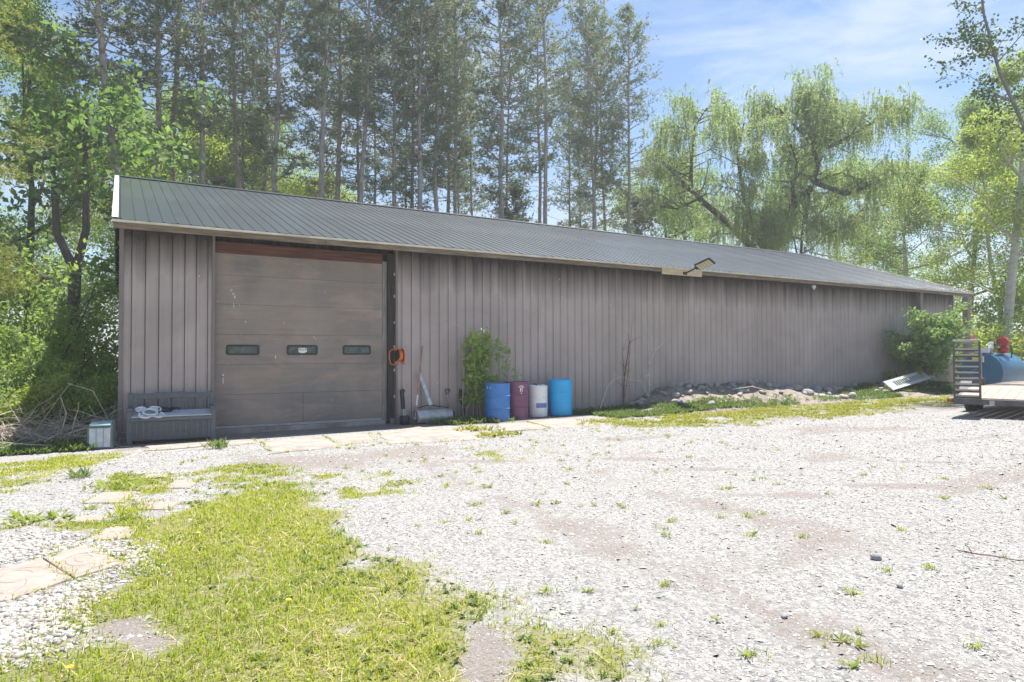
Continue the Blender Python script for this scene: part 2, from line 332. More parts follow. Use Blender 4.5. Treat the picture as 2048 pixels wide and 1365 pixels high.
def roof_mat():
    g = N('dark_roof_steel'); v = g.coord((1, 1, 1), 'Object'); v2 = g.coord((9, 0.4, 1), 'Object')
    a = g.noise(v, 0.5, 5, 0.6); s_ = g.noise(v2, 1.0, 6, 0.7); sp = g.noise(v, 26, 3, 0.6)
    c = g.ramp(a, [(0.3, (0.009, 0.014, 0.021)), (0.7, (0.017, 0.025, 0.037))])
    g.p.inputs['Coat Weight'].default_value = 1.0; g.p.inputs['Coat Roughness'].default_value = 0.30; g.p.inputs['Coat Tint'].default_value = (0.88, 0.94, 1.0, 1); g.p.inputs['Coat IOR'].default_value = 1.6
    c = g.mix(g.ramp(s_, [(0.5, 0.0), (0.8, 0.4)]), c, (0.055, 0.065, 0.08)); c = g.mix(g.ramp(sp, [(0.68, 0.0), (0.74, 0.3)]), c, (0.16, 0.175, 0.175))
    g.col(c); g.p.inputs['Specular IOR Level'].default_value = 0.5
    g.l(g.ramp(a, [(0.3, 0.36), (0.7, 0.46)]), g.p.inputs['Roughness']); g.bump(a, 0.1, 0.05); return g.m
M['roof'] = roof_mat()
M['white_trim'] = plain('white_trim_paint', (0.62, 0.60, 0.56), 0.5, var=0.1, scale=3, dirt=(0.45, 0.42, 0.36))
M['cream_trim'] = plain('cream_eave_trim', (0.66, 0.61, 0.50), 0.55, var=0.15, scale=4, dirt=(0.30, 0.26, 0.2))
M['brown_trim'] = plain('brown_trim_paint', (0.20, 0.165, 0.155), 0.5, var=0.12, scale=3)
M['old_wood'] = plain('weathered_board', (0.20, 0.155, 0.115), 0.85, var=0.45, scale=4, stretch=(0.6, 6, 6), bump=0.4, dirt=(0.09, 0.07, 0.055))
M['new_wood'] = plain('pine_board', (0.56, 0.43, 0.28), 0.7, var=0.18, scale=3, stretch=(0.6, 5, 5), bump=0.2)
M['red_wood'] = plain('red_brown_header', (0.125, 0.052, 0.036), 0.8, var=0.5, scale=4, stretch=(0.5, 4, 8), bump=0.4, dirt=(0.05, 0.03, 0.025))
M['black_wood'] = plain('tarred_timber', (0.040, 0.034, 0.031), 0.85, var=0.6, scale=3, stretch=(6, 6, 0.5), bump=0.5, dirt=(0.12, 0.105, 0.095))
M['grey_wood'] = plain('grey_weathered_post', (0.24, 0.22, 0.20), 0.9, var=0.35, scale=4, stretch=(6, 6, 0.6), bump=0.4)
M['deck'] = plain('trailer_plank', (0.36, 0.29, 0.235), 0.85, var=0.22, scale=4, stretch=(0.6, 6, 6), bump=0.3)
M['concrete'] = plain('old_concrete', (0.29, 0.258, 0.232), 0.9, var=0.35, scale=2.6, bump=0.5, dirt=(0.20, 0.165, 0.14))
M['paver'] = plain('tan_paver', (0.30, 0.248, 0.222), 0.88, var=0.18, scale=6, bump=0.3, dirt=(0.225, 0.19, 0.168))
M['bench'] = plain('graphite_resin', (0.105, 0.118, 0.13), 0.5, var=0.2, scale=9, stretch=(0.5, 4, 4), bump=0.15)
M['bench_lid'] = plain('faded_grey_resin', (0.48, 0.51, 0.545), 0.45, var=0.12, scale=5)
M['black'] = plain('black_plastic', (0.018, 0.018, 0.02), 0.45, var=0.2)
M['white_plastic'] = plain('white_plastic', (0.68, 0.68, 0.70), 0.45, var=0.08, dirt=(0.5, 0.49, 0.48))
M['bin_grey'] = plain('grey_green_bin', (0.15, 0.175, 0.165), 0.6, var=0.25, dirt=(0.09, 0.09, 0.08))
M['bin_panel'] = plain('pale_bin_panel', (0.48, 0.52, 0.56), 0.6, var=0.2, scale=10, dirt=(0.33, 0.34, 0.36))
M['aqua'] = plain('faded_aqua_plastic', (0.24, 0.40, 0.44), 0.55, var=0.2)
M['orange'] = plain('orange_hose', (0.75, 0.17, 0.025), 0.45, var=0.12)
M['handle_wood'] = plain('tool_handle_wood', (0.40, 0.21, 0.12), 0.6, var=0.25, scale=8)
M['galv'] = plain('galvanised_drum', (0.40, 0.42, 0.43), 0.5, 0.35, 0.3, 4, dirt=(0.27, 0.27, 0.265))
M['rusty'] = plain('rusty_bar', (0.09, 0.055, 0.04), 0.8, var=0.4)
M['blue_steel'] = plain('blue_drum_paint', (0.04, 0.19, 0.50), 0.3, var=0.12, scale=4, dirt=(0.08, 0.15, 0.26))
M['maroon_steel'] = plain('maroon_drum_paint', (0.20, 0.07, 0.135), 0.4, var=0.14, scale=4, dirt=(0.15, 0.085, 0.10))
M['sky_blue'] = plain('light_blue_drum_plastic', (0.02, 0.40, 0.78), 0.4, var=0.08, scale=4, dirt=(0.06, 0.38, 0.66))
M['drum_white'] = plain('white_drum_plastic', (0.80, 0.79, 0.80), 0.4, var=0.06, dirt=(0.64, 0.62, 0.6))
M['blue_print'] = plain('blue_print', (0.14, 0.20, 0.48), 0.5, var=0.1)
M['white_print'] = plain('white_print', (0.75, 0.74, 0.74), 0.5, var=0.05)
M['grey_print'] = plain('grey_print', (0.38, 0.37, 0.40), 0.5, var=0.05)
M['gasket'] = plain('window_gasket', (0.018, 0.024, 0.022), 0.5, var=0.1)
g_ = N('dark_window_glass'); g_.col(g_.ramp(g_.noise(g_.coord(), 8, 4, 0.6), [(0.35, (0.025, 0.05, 0.04)), (0.7, (0.10, 0.135, 0.12))])); g_.p.inputs['Roughness'].default_value = 0.12; M['glass'] = g_.m  # paler green patches paint a reflection into the glass colour
M['pink_print'] = plain('pink_sticker_print', (0.66, 0.40, 0.42), 0.6, var=0.1)
M['steel'] = plain('trailer_steel', (0.10, 0.095, 0.09), 0.6, 0.2, 0.35, 5, dirt=(0.16, 0.12, 0.10))
M['steel_light'] = plain('worn_ramp_steel', (0.36, 0.36, 0.36), 0.55, 0.3, 0.2, 6)
M['fender'] = plain('grey_fender', (0.30, 0.27, 0.26), 0.55, var=0.15)
M['rubber'] = plain('tyre_rubber', (0.025, 0.024, 0.023), 0.85, var=0.3, dirt=(0.10, 0.09, 0.08))
M['tank'] = plain('blue_tank_paint', (0.030, 0.115, 0.20), 0.35, var=0.15, scale=3, dirt=(0.06, 0.14, 0.21))
M['yellow'] = plain('yellow_label', (0.70, 0.55, 0.03), 0.5, var=0.08)
M['red'] = plain('red_pump_paint', (0.42, 0.03, 0.03), 0.4, var=0.15)
M['pink'] = plain('pink_flag', (0.85, 0.16, 0.17), 0.7, var=0.1)
M['alu'] = plain('aluminium_panel', (0.55, 0.57, 0.57), 0.4, 0.3, 0.1, 3)
M['lamp_case'] = plain('lamp_housing', (0.03, 0.032, 0.035), 0.4, var=0.1)
M['led'] = plain('unlit_led_panel', (0.66, 0.58, 0.45), 0.35, var=0.05)
M['bark_pine'] = plain('pine_bark', (0.40, 0.345, 0.325), 0.95, var=0.4, scale=3, stretch=(5, 5, 1.2), bump=0.9, dirt=(0.22, 0.185, 0.17))
M['bark_dark'] = plain('dark_bark', (0.085, 0.07, 0.06), 0.95, var=0.45, scale=3, stretch=(5, 5, 1), bump=0.9)
M['bark_pale'] = plain('pale_aspen_bark', (0.46, 0.45, 0.40), 0.9, var=0.2, scale=3, stretch=(1.5, 1.5, 5), bump=0.5, dirt=(0.22, 0.21, 0.18))
M['bark_grey'] = plain('grey_aspen_bark', (0.20, 0.19, 0.175), 0.9, var=0.25, scale=3, stretch=(1.5, 1.5, 5), bump=0.5)
M['twig'] = plain('dry_twig', (0.38, 0.32, 0.27), 0.9, var=0.35)
M['twig_pale'] = plain('bleached_twig', (0.60, 0.54, 0.46), 0.9, var=0.25)
M['vine_rust'] = plain('rust_brown_vine', (0.19, 0.105, 0.07), 0.9, var=0.3)
M['needle'] = leafmat('pine_needles', [(0.0, (0.13, 0.18, 0.135)), (0.5, (0.20, 0.265, 0.185)), (0.9, (0.30, 0.35, 0.20)), (1.0, (0.36, 0.29, 0.18))], 0.52, (1.25, 1.25, 1.0))
M['needle_lit'] = leafmat('white_pine_needles', [(0.0, (0.15, 0.19, 0.075)), (0.6, (0.27, 0.31, 0.12)), (1.0, (0.38, 0.38, 0.17))], 0.45)
M['leaf'] = leafmat('broad_leaves', [(0.0, (0.12, 0.20, 0.07)), (0.5, (0.19, 0.29, 0.09)), (1.0, (0.30, 0.39, 0.12))], 0.52, (1.4, 1.4, .85))
M['leaf_dark'] = leafmat('dark_broad_leaves', [(0.0, (0.08, 0.15, 0.06)), (0.6, (0.14, 0.235, 0.085)), (1.0, (0.23, 0.33, 0.11))], 0.52, (1.4, 1.4, .85))
M['leaf_light'] = leafmat('yellow_green_leaves', [(0.0, (0.17, 0.24, 0.065)), (0.5, (0.27, 0.345, 0.085)), (1.0, (0.39, 0.44, 0.12))], 0.52, (1.4, 1.4, .85))
M['leaf_aspen'] = leafmat('aspen_leaves', [(0.0, (0.04, 0.085, 0.03)), (0.6, (0.08, 0.15, 0.045)), (1.0, (0.16, 0.22, 0.07))], 0.3)
M['willow'] = leafmat('willow_leaves', [(0.0, (0.20, 0.275, 0.125)), (0.5, (0.29, 0.37, 0.175)), (1.0, (0.41, 0.46, 0.245))], 0.55, (1.35, 1.4, 1.1))
M['elder'] = leafmat('glossy_shrub_leaves', [(0.0, (0.11, 0.20, 0.08)), (0.6, (0.21, 0.32, 0.12)), (1.0, (0.46, 0.51, 0.28))], 0.45)
M['leaf_sapling'] = leafmat('sapling_leaves', [(0.0, (0.18, 0.30, 0.07)), (0.6, (0.30, 0.43, 0.10)), (1.0, (0.55, 0.60, 0.25))], 0.45)
M['dandelion'] = plain('dandelion_yellow', (0.80, 0.50, 0.02), 0.7, var=0.1)

# ------------------------------------------------------------------ ground sheet
def axis(lo, fine0, fine1, hi, step, grow=1.28):
    a = list(np.arange(fine0, fine1 + step / 2, step)); s_ = step
    while a[-1] < hi: s_ *= grow; a.append(a[-1] + s_)
    s_ = step; b = []
    x = fine0
    while x > lo: s_ *= grow; x -= s_; b.append(x)
    return np.array(b[::-1] + a)
xs = axis(-300, -3, 14, 400, 0.1); ys = axis(-200, 1.2, 14.6, 400, 0.1)
gx, gy = np.meshgrid(xs, ys); gx_, gy_ = gx.ravel(), gy.ravel()
gz = zg(gx_, gy_); nx, ny = len(xs), len(ys)
i0 = (np.arange(ny - 1)[:, None] * nx + np.arange(nx - 1)[None]).ravel()
quads = np.stack([i0, i0 + 1, i0 + nx + 1, i0 + nx], 1)
gm_ = npmesh('ground', np.stack([gx_, gy_, gz], 1), quads, np.full(len(quads), 4), M['ground'], smooth=True)
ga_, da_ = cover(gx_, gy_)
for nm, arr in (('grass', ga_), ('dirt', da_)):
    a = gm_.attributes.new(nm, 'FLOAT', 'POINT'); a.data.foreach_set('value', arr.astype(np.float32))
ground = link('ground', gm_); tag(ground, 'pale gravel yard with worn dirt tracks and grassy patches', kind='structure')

# ------------------------------------------------------------------ the long barn
WY = 14.4; LEN = 29.55; EAVE_Y = -0.5; EAVE_Z = 4.065; RIDGE_Y = 6.97; RIDGE_Z = 6.566; ROOF0 = -0.12; ROOF1 = 30.09
SL = (RIDGE_Z - EAVE_Z) / (RIDGE_Y - EAVE_Y)
DOOR0, DOOR1 = 1.645, 5.43
barn = thing('metal_barn', 'long brown ribbed metal barn with dark roof and closed garage door', 'barn', (0, WY, 0))
def rib_profile(width, n, rib_h=0.02, base=0.021, top=0.010, groove=0.0):
    pts = [(0.0, 0.0)]; st = width / n
    for i in range(n):
        c = (i + 0.5) * st
        pts += [(c - base, 0), (c - top, rib_h), (c + top, rib_h)]
        if groove: pts += [(c + top + .003, -groove), (c + top + .017, -groove), (c + top + .020, 0)]
        else: pts += [(c + base, 0)]
        if groove: pts += [(c + .45 * st - .012, 0), (c + .45 * st - .004, .003), (c + .45 * st + .004, .003), (c + .45 * st + .012, 0)] if i < n - 1 else []
    return pts + [(width, 0.0)]
def wall_panel_mesh(width, n, z0, z1):
    m_ = MB(); p = rib_profile(width, n, .010, .014, .009, .04); k = len(p)
    vs = [(x, -h_, z0) for x, h_ in p] + [(x, -h_, z1) for x, h_ in p]
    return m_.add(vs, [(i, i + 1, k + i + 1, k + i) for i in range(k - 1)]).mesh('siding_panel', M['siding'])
PW = 4 * 0.2274
jit = random.Random(5)
def run_panels(x0, x1, z1=4.13):
    n = max(1, round((x1 - x0) / PW)); pw = (x1 - x0) / n; me = wall_panel_mesh(pw, 4, -0.05, z1)
    for i in range(n):
        o = link('siding_panel', me, barn); o.location = (x0 + i * pw, -(i % 2) * 0.003 - jit.uniform(0, 0.002), 0); o.rotation_euler = (jit.uniform(-.0006, .0006), 0, jit.uniform(-.002, .002))
def narrow_panels(x0, x1, n):
    o = link('siding_panel', wall_panel_mesh(x1 - x0, n, -0.05, 4.13), barn); o.location = (x0, -0.001, 0)
narrow_panels(0.07, 0.07 + PW, 4); narrow_panels(0.072 + PW, DOOR0 - 0.05, 3)
run_panels(DOOR1 + 0.01, LEN - 0.03)
MB().box((0, -0.034, -0.05), (0.075, 0.06, 4.16)).build('corner_trim', M['brown_trim'], barn, bevel=0.004)
MB().box((LEN - 0.045, -0.03, -0.05), (LEN + 0.02, 0.06, 4.16)).build('corner_trim', M['brown_trim'], barn, bevel=0.004)
MB().box((DOOR0 - 0.055, -0.036, 0.0), (DOOR0 - 0.004, 0.16, 4.1)).build('door_trim', M['brown_trim'], barn, bevel=0.004)
MB().box((DOOR1 - 0.012, -0.036, 0.04), (DOOR1 + 0.035, 0.10, 4.1)).build('door_trim', M['brown_trim'], barn, bevel=0.004)
# end and back walls
def gable(x, name):
    m_ = MB(); p = []
    for i in range(int(2 * RIDGE_Y / 0.2274)):
        c = (i + 0.5) * 0.2274
        p += [(c - 0.09, 0), (c - 0.021, 0), (c - 0.01, 0.02), (c + 0.01, 0.02), (c + 0.021, 0), (c + 0.09, 0)]
    s_ = -1 if x < 1 else 1; k = len(p)
    top = lambda y: min(EAVE_Z + SL * (y - EAVE_Y), EAVE_Z + SL * (2 * RIDGE_Y - y - EAVE_Y)) - 0.06
    vs = [(x + s_ * h_, y, -0.05) for y, h_ in p] + [(x + s_ * h_, y, top(y)) for y, h_ in p]
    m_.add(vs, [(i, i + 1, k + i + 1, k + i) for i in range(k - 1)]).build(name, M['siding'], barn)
gable(0.02, 'gable_wall'); gable(LEN - 0.0, 'gable_wall')
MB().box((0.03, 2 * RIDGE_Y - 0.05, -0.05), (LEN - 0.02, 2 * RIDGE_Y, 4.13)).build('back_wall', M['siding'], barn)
MB().box((0.08, 0.25, 0.02), (LEN - 0.08, 2 * RIDGE_Y - 0.1, 0.06)).build('floor_slab', M['concrete'], barn)
# roof sheets, four ribs each
def roof_sheet_mesh(width, front=True):
    p = rib_profile(width, 4, 0.013, 0.020, 0.009); k = len(p); y0, y1 = EAVE_Y - 0.04, RIDGE_Y
    nrm = Vector((0, -SL, 1)).normalized(); vs = []
    for y in (y0, y1):
        z = EAVE_Z + SL * (y - EAVE_Y)
        vs += [Vector((x, y, z)) + nrm * h_ for x, h_ in p]
    if not front: vs = [Vector((v.x, 2 * RIDGE_Y - v.y, v.z)) for v in vs]
    return MB().add(vs, [(i, i + 1, k + i + 1, k + i) if front else (k + i, k + i + 1, i + 1, i) for i in range(k - 1)]).mesh('roof_sheet', M['roof'])
NR = 33; rw = (ROOF1 - ROOF0 - 0.06) / NR
rm = roof_sheet_mesh(rw); rmb = roof_sheet_mesh(rw, False)
for i in range(NR):
    o = link('roof_sheet', rm, barn); o.location = (ROOF0 + 0.03 + i * rw, 0, 0.003 * (i % 2))
    o = link('roof_sheet', rmb, barn); o.location = (ROOF0 + 0.03 + i * rw, 0, 0.003 * (i % 2))
d = 0.045
MB().add([(ROOF0 + .05, EAVE_Y + .03, EAVE_Z - d + .01), (ROOF1 - .05, EAVE_Y + .03, EAVE_Z - d + .01), (ROOF1 - .05, RIDGE_Y, RIDGE_Z - d), (ROOF0 + .05, RIDGE_Y, RIDGE_Z - d),
          (ROOF1 - .05, 2 * RIDGE_Y - EAVE_Y, EAVE_Z - d), (ROOF0 + .05, 2 * RIDGE_Y - EAVE_Y, EAVE_Z - d)], [(3, 2, 1, 0), (2, 3, 5, 4)]).build('roof_deck', M['black_wood'], barn)
MB().add([(ROOF0, RIDGE_Y - .19, RIDGE_Z - .19 * SL + .034), (ROOF1, RIDGE_Y - .19, RIDGE_Z - .19 * SL + .034), (ROOF1, RIDGE_Y, RIDGE_Z + .045), (ROOF0, RIDGE_Y, RIDGE_Z + .045),
          (ROOF1, RIDGE_Y + .19, RIDGE_Z - .19 * SL + .034), (ROOF0, RIDGE_Y + .19, RIDGE_Z - .19 * SL + .034)], [(0, 1, 2, 3), (3, 2, 4, 5)]).build('ridge_cap', M['roof'], barn)
# rafters seen under the open eave
raf = MB().add([], []); raf.bar((0, EAVE_Y + 0.06, EAVE_Z - 0.11), (0, 0.6, EAVE_Z - 0.11 + SL * 0.98), 0.045, 0.13); rafm = raf.mesh('rafter', M['black_wood'])
for i in range(14):
    o = link('rafter', rafm, barn); o.location = (0.6 + i * 2.2, 0, 0)
# eave trim, fascia, rake trim
MB().box((ROOF0, EAVE_Y - 0.05, EAVE_Z - 0.062), (ROOF1, EAVE_Y + 0.006, EAVE_Z - 0.020)).build('drip_edge', M['cream_trim'], barn)
xj = [ROOF0 + 0.02, 3.7, 8.6, 13.2, 18.1, 23.0, 27.6, ROOF1 - 0.02]
for i in range(7):
    MB().box((xj[i] + .002, EAVE_Y + 0.006 + 0.002 * (i % 2), EAVE_Z - 0.172 + 0.004 * (i % 3)), (xj[i + 1] - .002, EAVE_Y + 0.045, EAVE_Z - 0.05)).build('fascia_board', M['old_wood'], barn, bevel=0.003)
for x in (ROOF0, ROOF1):
    s_ = 1 if x > 1 else -1
    m_ = MB()
    for ya, yb in ((EAVE_Y - 0.045, RIDGE_Y), (2 * RIDGE_Y - EAVE_Y + 0.045, RIDGE_Y)):
        za = EAVE_Z + SL * ((ya if ya < RIDGE_Y else 2 * RIDGE_Y - ya) - EAVE_Y); zb = RIDGE_Z
        m_.add([(x - s_ * .10, ya, za + .034), (x, ya, za + .034), (x, yb, zb + .034), (x - s_ * .10, yb, zb + .034), (x, ya, za - .13), (x, yb, zb - .13)],
               [(0, 1, 2, 3), (1, 4, 5, 2)])
    m_.build('rake_trim', M['white_trim'], barn)
# door opening: header, timbers, sill
MB().box((DOOR0, 0.10, 3.66), (5.15, 0.19, 3.89)).build('header_beam', M['red_wood'], barn, bevel=0.006)
MB().box((DOOR0, 0.20, 3.60), (DOOR1, 0.34, 4.13)).build('header_beam', M['black_wood'], barn)
MB().box((5.155, 0.12, 0.05), (5.26, 0.26, 3.72)).build('door_jamb', M['grey_wood'], barn, bevel=0.006)
MB().box((5.262, 0.05, 0.05), (5.415, 0.24, 3.9)).build('door_jamb', M['black_wood'], barn, bevel=0.006)
for i, z in enumerate((0.62, 1.22, 1.75, 2.3, 2.9, 3.4)):
    MB().box((5.395, 0.02, z), (5.42, 0.05, z + 0.06)).build('bracket', M['white_trim'], barn)
MB().box((5.31, 0.0, 0.03), (5.40, 0.045, 0.16)).build('post_block', M['grey_wood'], barn, bevel=0.004)
MB().box((DOOR0 - 0.1, 0.02, -0.03), (5.2, 0.5, 0.125)).build('door_sill', M['concrete'], barn, bevel=0.015)
door = bpy.data.objects.new('garage_door', None); C.objects.link(door); door.parent = barn; door.location = (0, 0.13, 0)
zs = [0.175, 0.80, 1.41, 2.02, 2.63, 3.22, 3.70]
for i in range(6):
    y = 0.004 * (i % 2); m_ = MB()
    x0, x1, z0, z1 = 1.648, 5.152, zs[i] + 0.0015, zs[i + 1] - 0.0015
    m_.box((x0, y, z0), (x1, y + 0.045, z1)); ln = 4
    # pressed horizontal steps
    for t in (0.18, 0.5, 0.82):
        zz = z0 + (z1 - z0) * t; m_.box((x0 + .01, y - 0.0022, zz - 0.004), (x1 - .01, y + 0.01, zz + 0.004))
    m_.build('door_section', M['door'], door, bevel=0.0025)
MB().box((1.65, -0.012, 0.128), (5.15, 0.05, 0.172)).build('bottom_seal', M['steel_light'], door, bevel=0.004)
MB().box((3.395, -0.003, 0.19), (3.402, 0.004, 0.785)).build('panel_crack', M['black'], door)
def rrect(x0, x1, z0, z1, r, n=5):
    pts = []
    for cx, cz, a in ((x1 - r, z1 - r, 0), (x0 + r, z1 - r, 90), (x0 + r, z0 + r, 180), (x1 - r, z0 + r, 270)):
        for k in range(n + 1):
            t = R(a + 90 * k / n); pts.append((cx + r * math.cos(t), cz + r * math.sin(t)))
    return pts
def window(x0, x1, z0=1.60, z1=1.81):
    a = rrect(x0, x1, z0, z1, 0.045); b = rrect(x0 + .035, x1 - .035, z0 + .035, z1 - .035, 0.022); n = len(a); m_ = MB()
    vs = [(x, -0.018, z) for x, z in a] + [(x, -0.022, z) for x, z in b] + [(x, 0.0, z) for x, z in a] + [(x, 0.006, z) for x, z in b]
    m_.add(vs, [f_ for i in range(n) for f_ in ((i, (i + 1) % n, n + (i + 1) % n, n + i)[::-1], (i, (i + 1) % n, 2 * n + (i + 1) % n, 2 * n + i), (n + i, n + (i + 1) % n, 3 * n + (i + 1) % n, 3 * n + i)[::-1])])
    m_.build('window_frame', M['gasket'], door, smooth=True)
    MB().add([(x, -0.008, z) for x, z in b], [tuple(range(n))[::-1]]).build('window_pane', M['glass'], door)
for a, b in ((1.87, 2.51), (3.06, 3.70), (4.25, 4.88)): window(a, b)
st = [(3.30, 1.665), (3.34, 1.64), (3.42, 1.64), (3.47, 1.665), (3.475, 1.735), (3.45, 1.75), (3.315, 1.75), (3.295, 1.735)]
stk = MB().add([(x, -0.0105, z) for x, z in st], [tuple(range(8))]).build('sticker', M['white_print'], door)
for x in (3.31, 3.435): MB().add([(x, -0.0125, 1.70), (x + .025, -0.0125, 1.70), (x + .03, -0.0125, 1.735), (x + .006, -0.0125, 1.735)], [(0, 1, 2, 3)]).build('sticker_print', M['black'], door)
MB().add([(3.35, -0.0125, 1.69), (3.42, -0.0125, 1.69), (3.42, -0.0125, 1.735), (3.35, -0.0125, 1.735)], [(0, 1, 2, 3)]).build('sticker_print', M['pink_print'], door)
rp_ = random.Random(19)   # white paint spatter and drips on the door skin
for x, z, w_, hh in [(1.97, 2.92, .03, .03), (2.0, 2.84, .025, .05), (2.03, 2.78, .02, .09), (2.01, 2.6, .012, .16), (1.93, 2.9, .02, .02), (1.71, 2.68, .03, .02), (2.12, 2.62, .022, .02), (1.83, 2.54, .018, .015), (2.24, 2.28, .02, .05), (3.0, 2.28, .024, .024), (3.62, 1.98, .018, .05), (3.66, 1.94, .018, .04), (2.83, 1.56, .02, .10), (3.85, 2.95, .02, .02), (2.15, 2.03, .02, .02), (1.9, 1.42, .025, .02), (4.0, .62, .02, .03)]:
    pts = [(x + w_ * .5 * math.cos(a) * rp_.uniform(.6, 1), -0.0065, z + hh * .5 * math.sin(a) * rp_.uniform(.7, 1)) for a in np.linspace(0, 2 * math.pi, 8, endpoint=False)]
    MB().add(pts, [tuple(range(8))]).build('paint_mark', M['white_print'], door)
hm = MB().lathe([(0.0, 0), (0.024, 0.002), (0.024, 0.02), (0.012, 0.03), (0.0, 0.03)], 14, M=Matrix.Translation((1.815, -0.002, 1.20)) @ Matrix.Rotation(R(90), 4, 'X'))
hm.bar((1.815, -0.03, 1.15), (1.815, -0.03, 1.03), 0.016, 0.02, (0, 1, 0)); hm.build('door_handle', M['white_plastic'], door, smooth=True)
# mounting plank for the lamp, far post and its rails, sensor under the eave
MB().box((13.05, EAVE_Y - 0.035, EAVE_Z - 0.235), (14.6, EAVE_Y - 0.013, EAVE_Z - 0.065)).build('mounting_board', M['new_wood'], barn, bevel=0.003)
MB().box((26.62, -0.28, 0.1), (26.82, -0.10, 4.0)).build('eave_post', M['grey_wood'], barn, bevel=0.012)
MB().box((30.75, 0.0, 0.1), (31.0, 0.22, 4.0)).build('corner_post', M['grey_wood'], barn, bevel=0.012)
MB().box((29.3, -0.14, 1.98), (30.9, -0.09, 2.16)).build('cross_board', M['grey_wood'], barn, bevel=0.006)
MB().box((29.2, 0.3, 1.15), (30.3, 0.36, 1.75)).build('cross_board', M['grey_wood'], barn, bevel=0.006)
# ------------------------------------------------------------------ concrete apron
apron = MB().add([(1.5, 12.6, 0.004), (5.6, 12.6, 0.02), (5.6, 14.3, 0.02), (1.5, 14.3, 0.004)], [(0, 1, 2, 3)])
ap = bpy.data.objects.new('concrete_apron', None); C.objects.link(ap); tag(ap, 'broken concrete slabs in front of the garage door', kind='structure')
slabs = [[(0.42, 12.66), (1.40, 12.78), (1.46, 13.33), (0.45, 13.36)], [(1.50, 12.42), (2.14, 12.68), (2.24, 13.55), (1.52, 13.46)], [(2.12, 11.12), (3.30, 11.42), (3.42, 13.0), (2.24, 12.86)],
         [(3.33, 11.43), (4.0, 11.64), (4.36, 13.1), (3.45, 13.0)], [(4.09, 11.16), (5.75, 10.8), (6.15, 12.15), (5.5, 13.30), (4.45, 12.80)], [(6.56, 11.58), (7.7, 11.45), (8.0, 12.95), (7.17, 12.87)], [(7.72, 11.44), (9.0, 11.3), (9.9, 12.3), (8.74, 13.05), (8.02, 12.95)]]
rs = random.Random(8)
for pl in slabs:
    # rough broken edge
    q = []
    for i in range(len(pl)):
        (xa, ya), (xb, yb) = pl[i], pl[(i + 1) % len(pl)]
        for k in range(6): t = k / 6; q.append((xa + (xb - xa) * t + rs.uniform(-.06, .06), ya + (yb - ya) * t + rs.uniform(-.06, .06)))
    cx = sum(p[0] for p in q) / len(q); cy_ = sum(p[1] for p in q) / len(q); z = float(zg(cx, cy_)); tx, ty = rs.uniform(-.008, .008), rs.uniform(-.008, .012)
    o = MB().prism([(x - cx, y - cy_) for x, y in q], -0.06, 0.014).build('slab', M['concrete'], ap, bevel=0.012)
    o.location = (cx, cy_, z); o.rotation_euler = (ty, tx, 0)

# ------------------------------------------------------------------ things along the wall
Zg = lambda x, y: float(zg(x, y))
# storage bench
b = thing('storage_bench', 'dark grey resin storage bench with slatted back against the barn', 'bench', (0.13, 13.72, Zg(0.8, 13.7)), R(-3))
W_ = 1.46
for x in (0.0, W_ - 0.09):
    MB().box((x, 0.0, 0.0), (x + 0.09, 0.07, 0.60)).build('front_post', M['bench'], b, bevel=0.008)
    MB().box((x, 0.46, 0.0), (x + 0.09, 0.53, 0.90)).build('back_post', M['bench'], b, bevel=0.008)
    MB().box((x - 0.01, -0.03, 0.60), (x + 0.10, 0.46, 0.645)).build('armrest', M['bench'], b, bevel=0.012, seg=2)
    MB().box((x + 0.02, 0.07, 0.06), (x + 0.07, 0.46, 0.46)).build('side_panel', M['bench'], b, bevel=0.004)
m_ = MB(); n = 26
for i in range(n):
    x0 = 0.09 + (W_ - 0.18) * i / n; x1 = 0.09 + (W_ - 0.18) * (i + 1) / n
    m_.box((x0 + 0.002, 0.008 if i % 2 else 0.026, 0.09), (x1 - 0.002, 0.05, 0.40))
m_.box((0.09, 0.035, 0.06), (W_ - 0.09, 0.055, 0.41)); o = m_.build('front_panel', M['bench'], b); o['kind'] = 'stuff'
MB().box((0.075, -0.015, 0.405), (W_ - 0.075, 0.03, 0.475)).build('lid_edge', M['bench'], b, bevel=0.006)
MB().box((0.075, 0, 0), (W_ - 0.075, 0.46, 0.02), Matrix.Translation((0, -0.02, 0.477)) @ Matrix.Rotation(R(9), 4, 'X')).build('seat_lid', M['bench_lid'], b, bevel=0.008, seg=2)
pr = [(0.09, 0.79), (W_ - 0.09, 0.79), (W_ - 0.09, 0.885), (W_ * .75, 0.885), (W_ * .6, 0.905), (W_ * .5, 0.895), (W_ * .4, 0.905), (W_ * .25, 0.885), (0.09, 0.885)]
MB().prism(pr, -0.03, 0.0, Matrix.Translation((0, 0.475, 0)) @ Matrix.Rotation(R(90), 4, 'X')).build('back_rail', M['bench'], b, bevel=0.004)
MB().box((0.09, 0.475, 0.54), (W_ - 0.09, 0.51, 0.58)).build('back_rail', M['bench'], b, bevel=0.004)
for i in range(10):
    x = 0.155 + i * (W_ - 0.31 - 0.05) / 9
    MB().box((x, 0.48, 0.575), (x + 0.055, 0.503, 0.795)).build('back_slat', M['bench'], b, bevel=0.004)
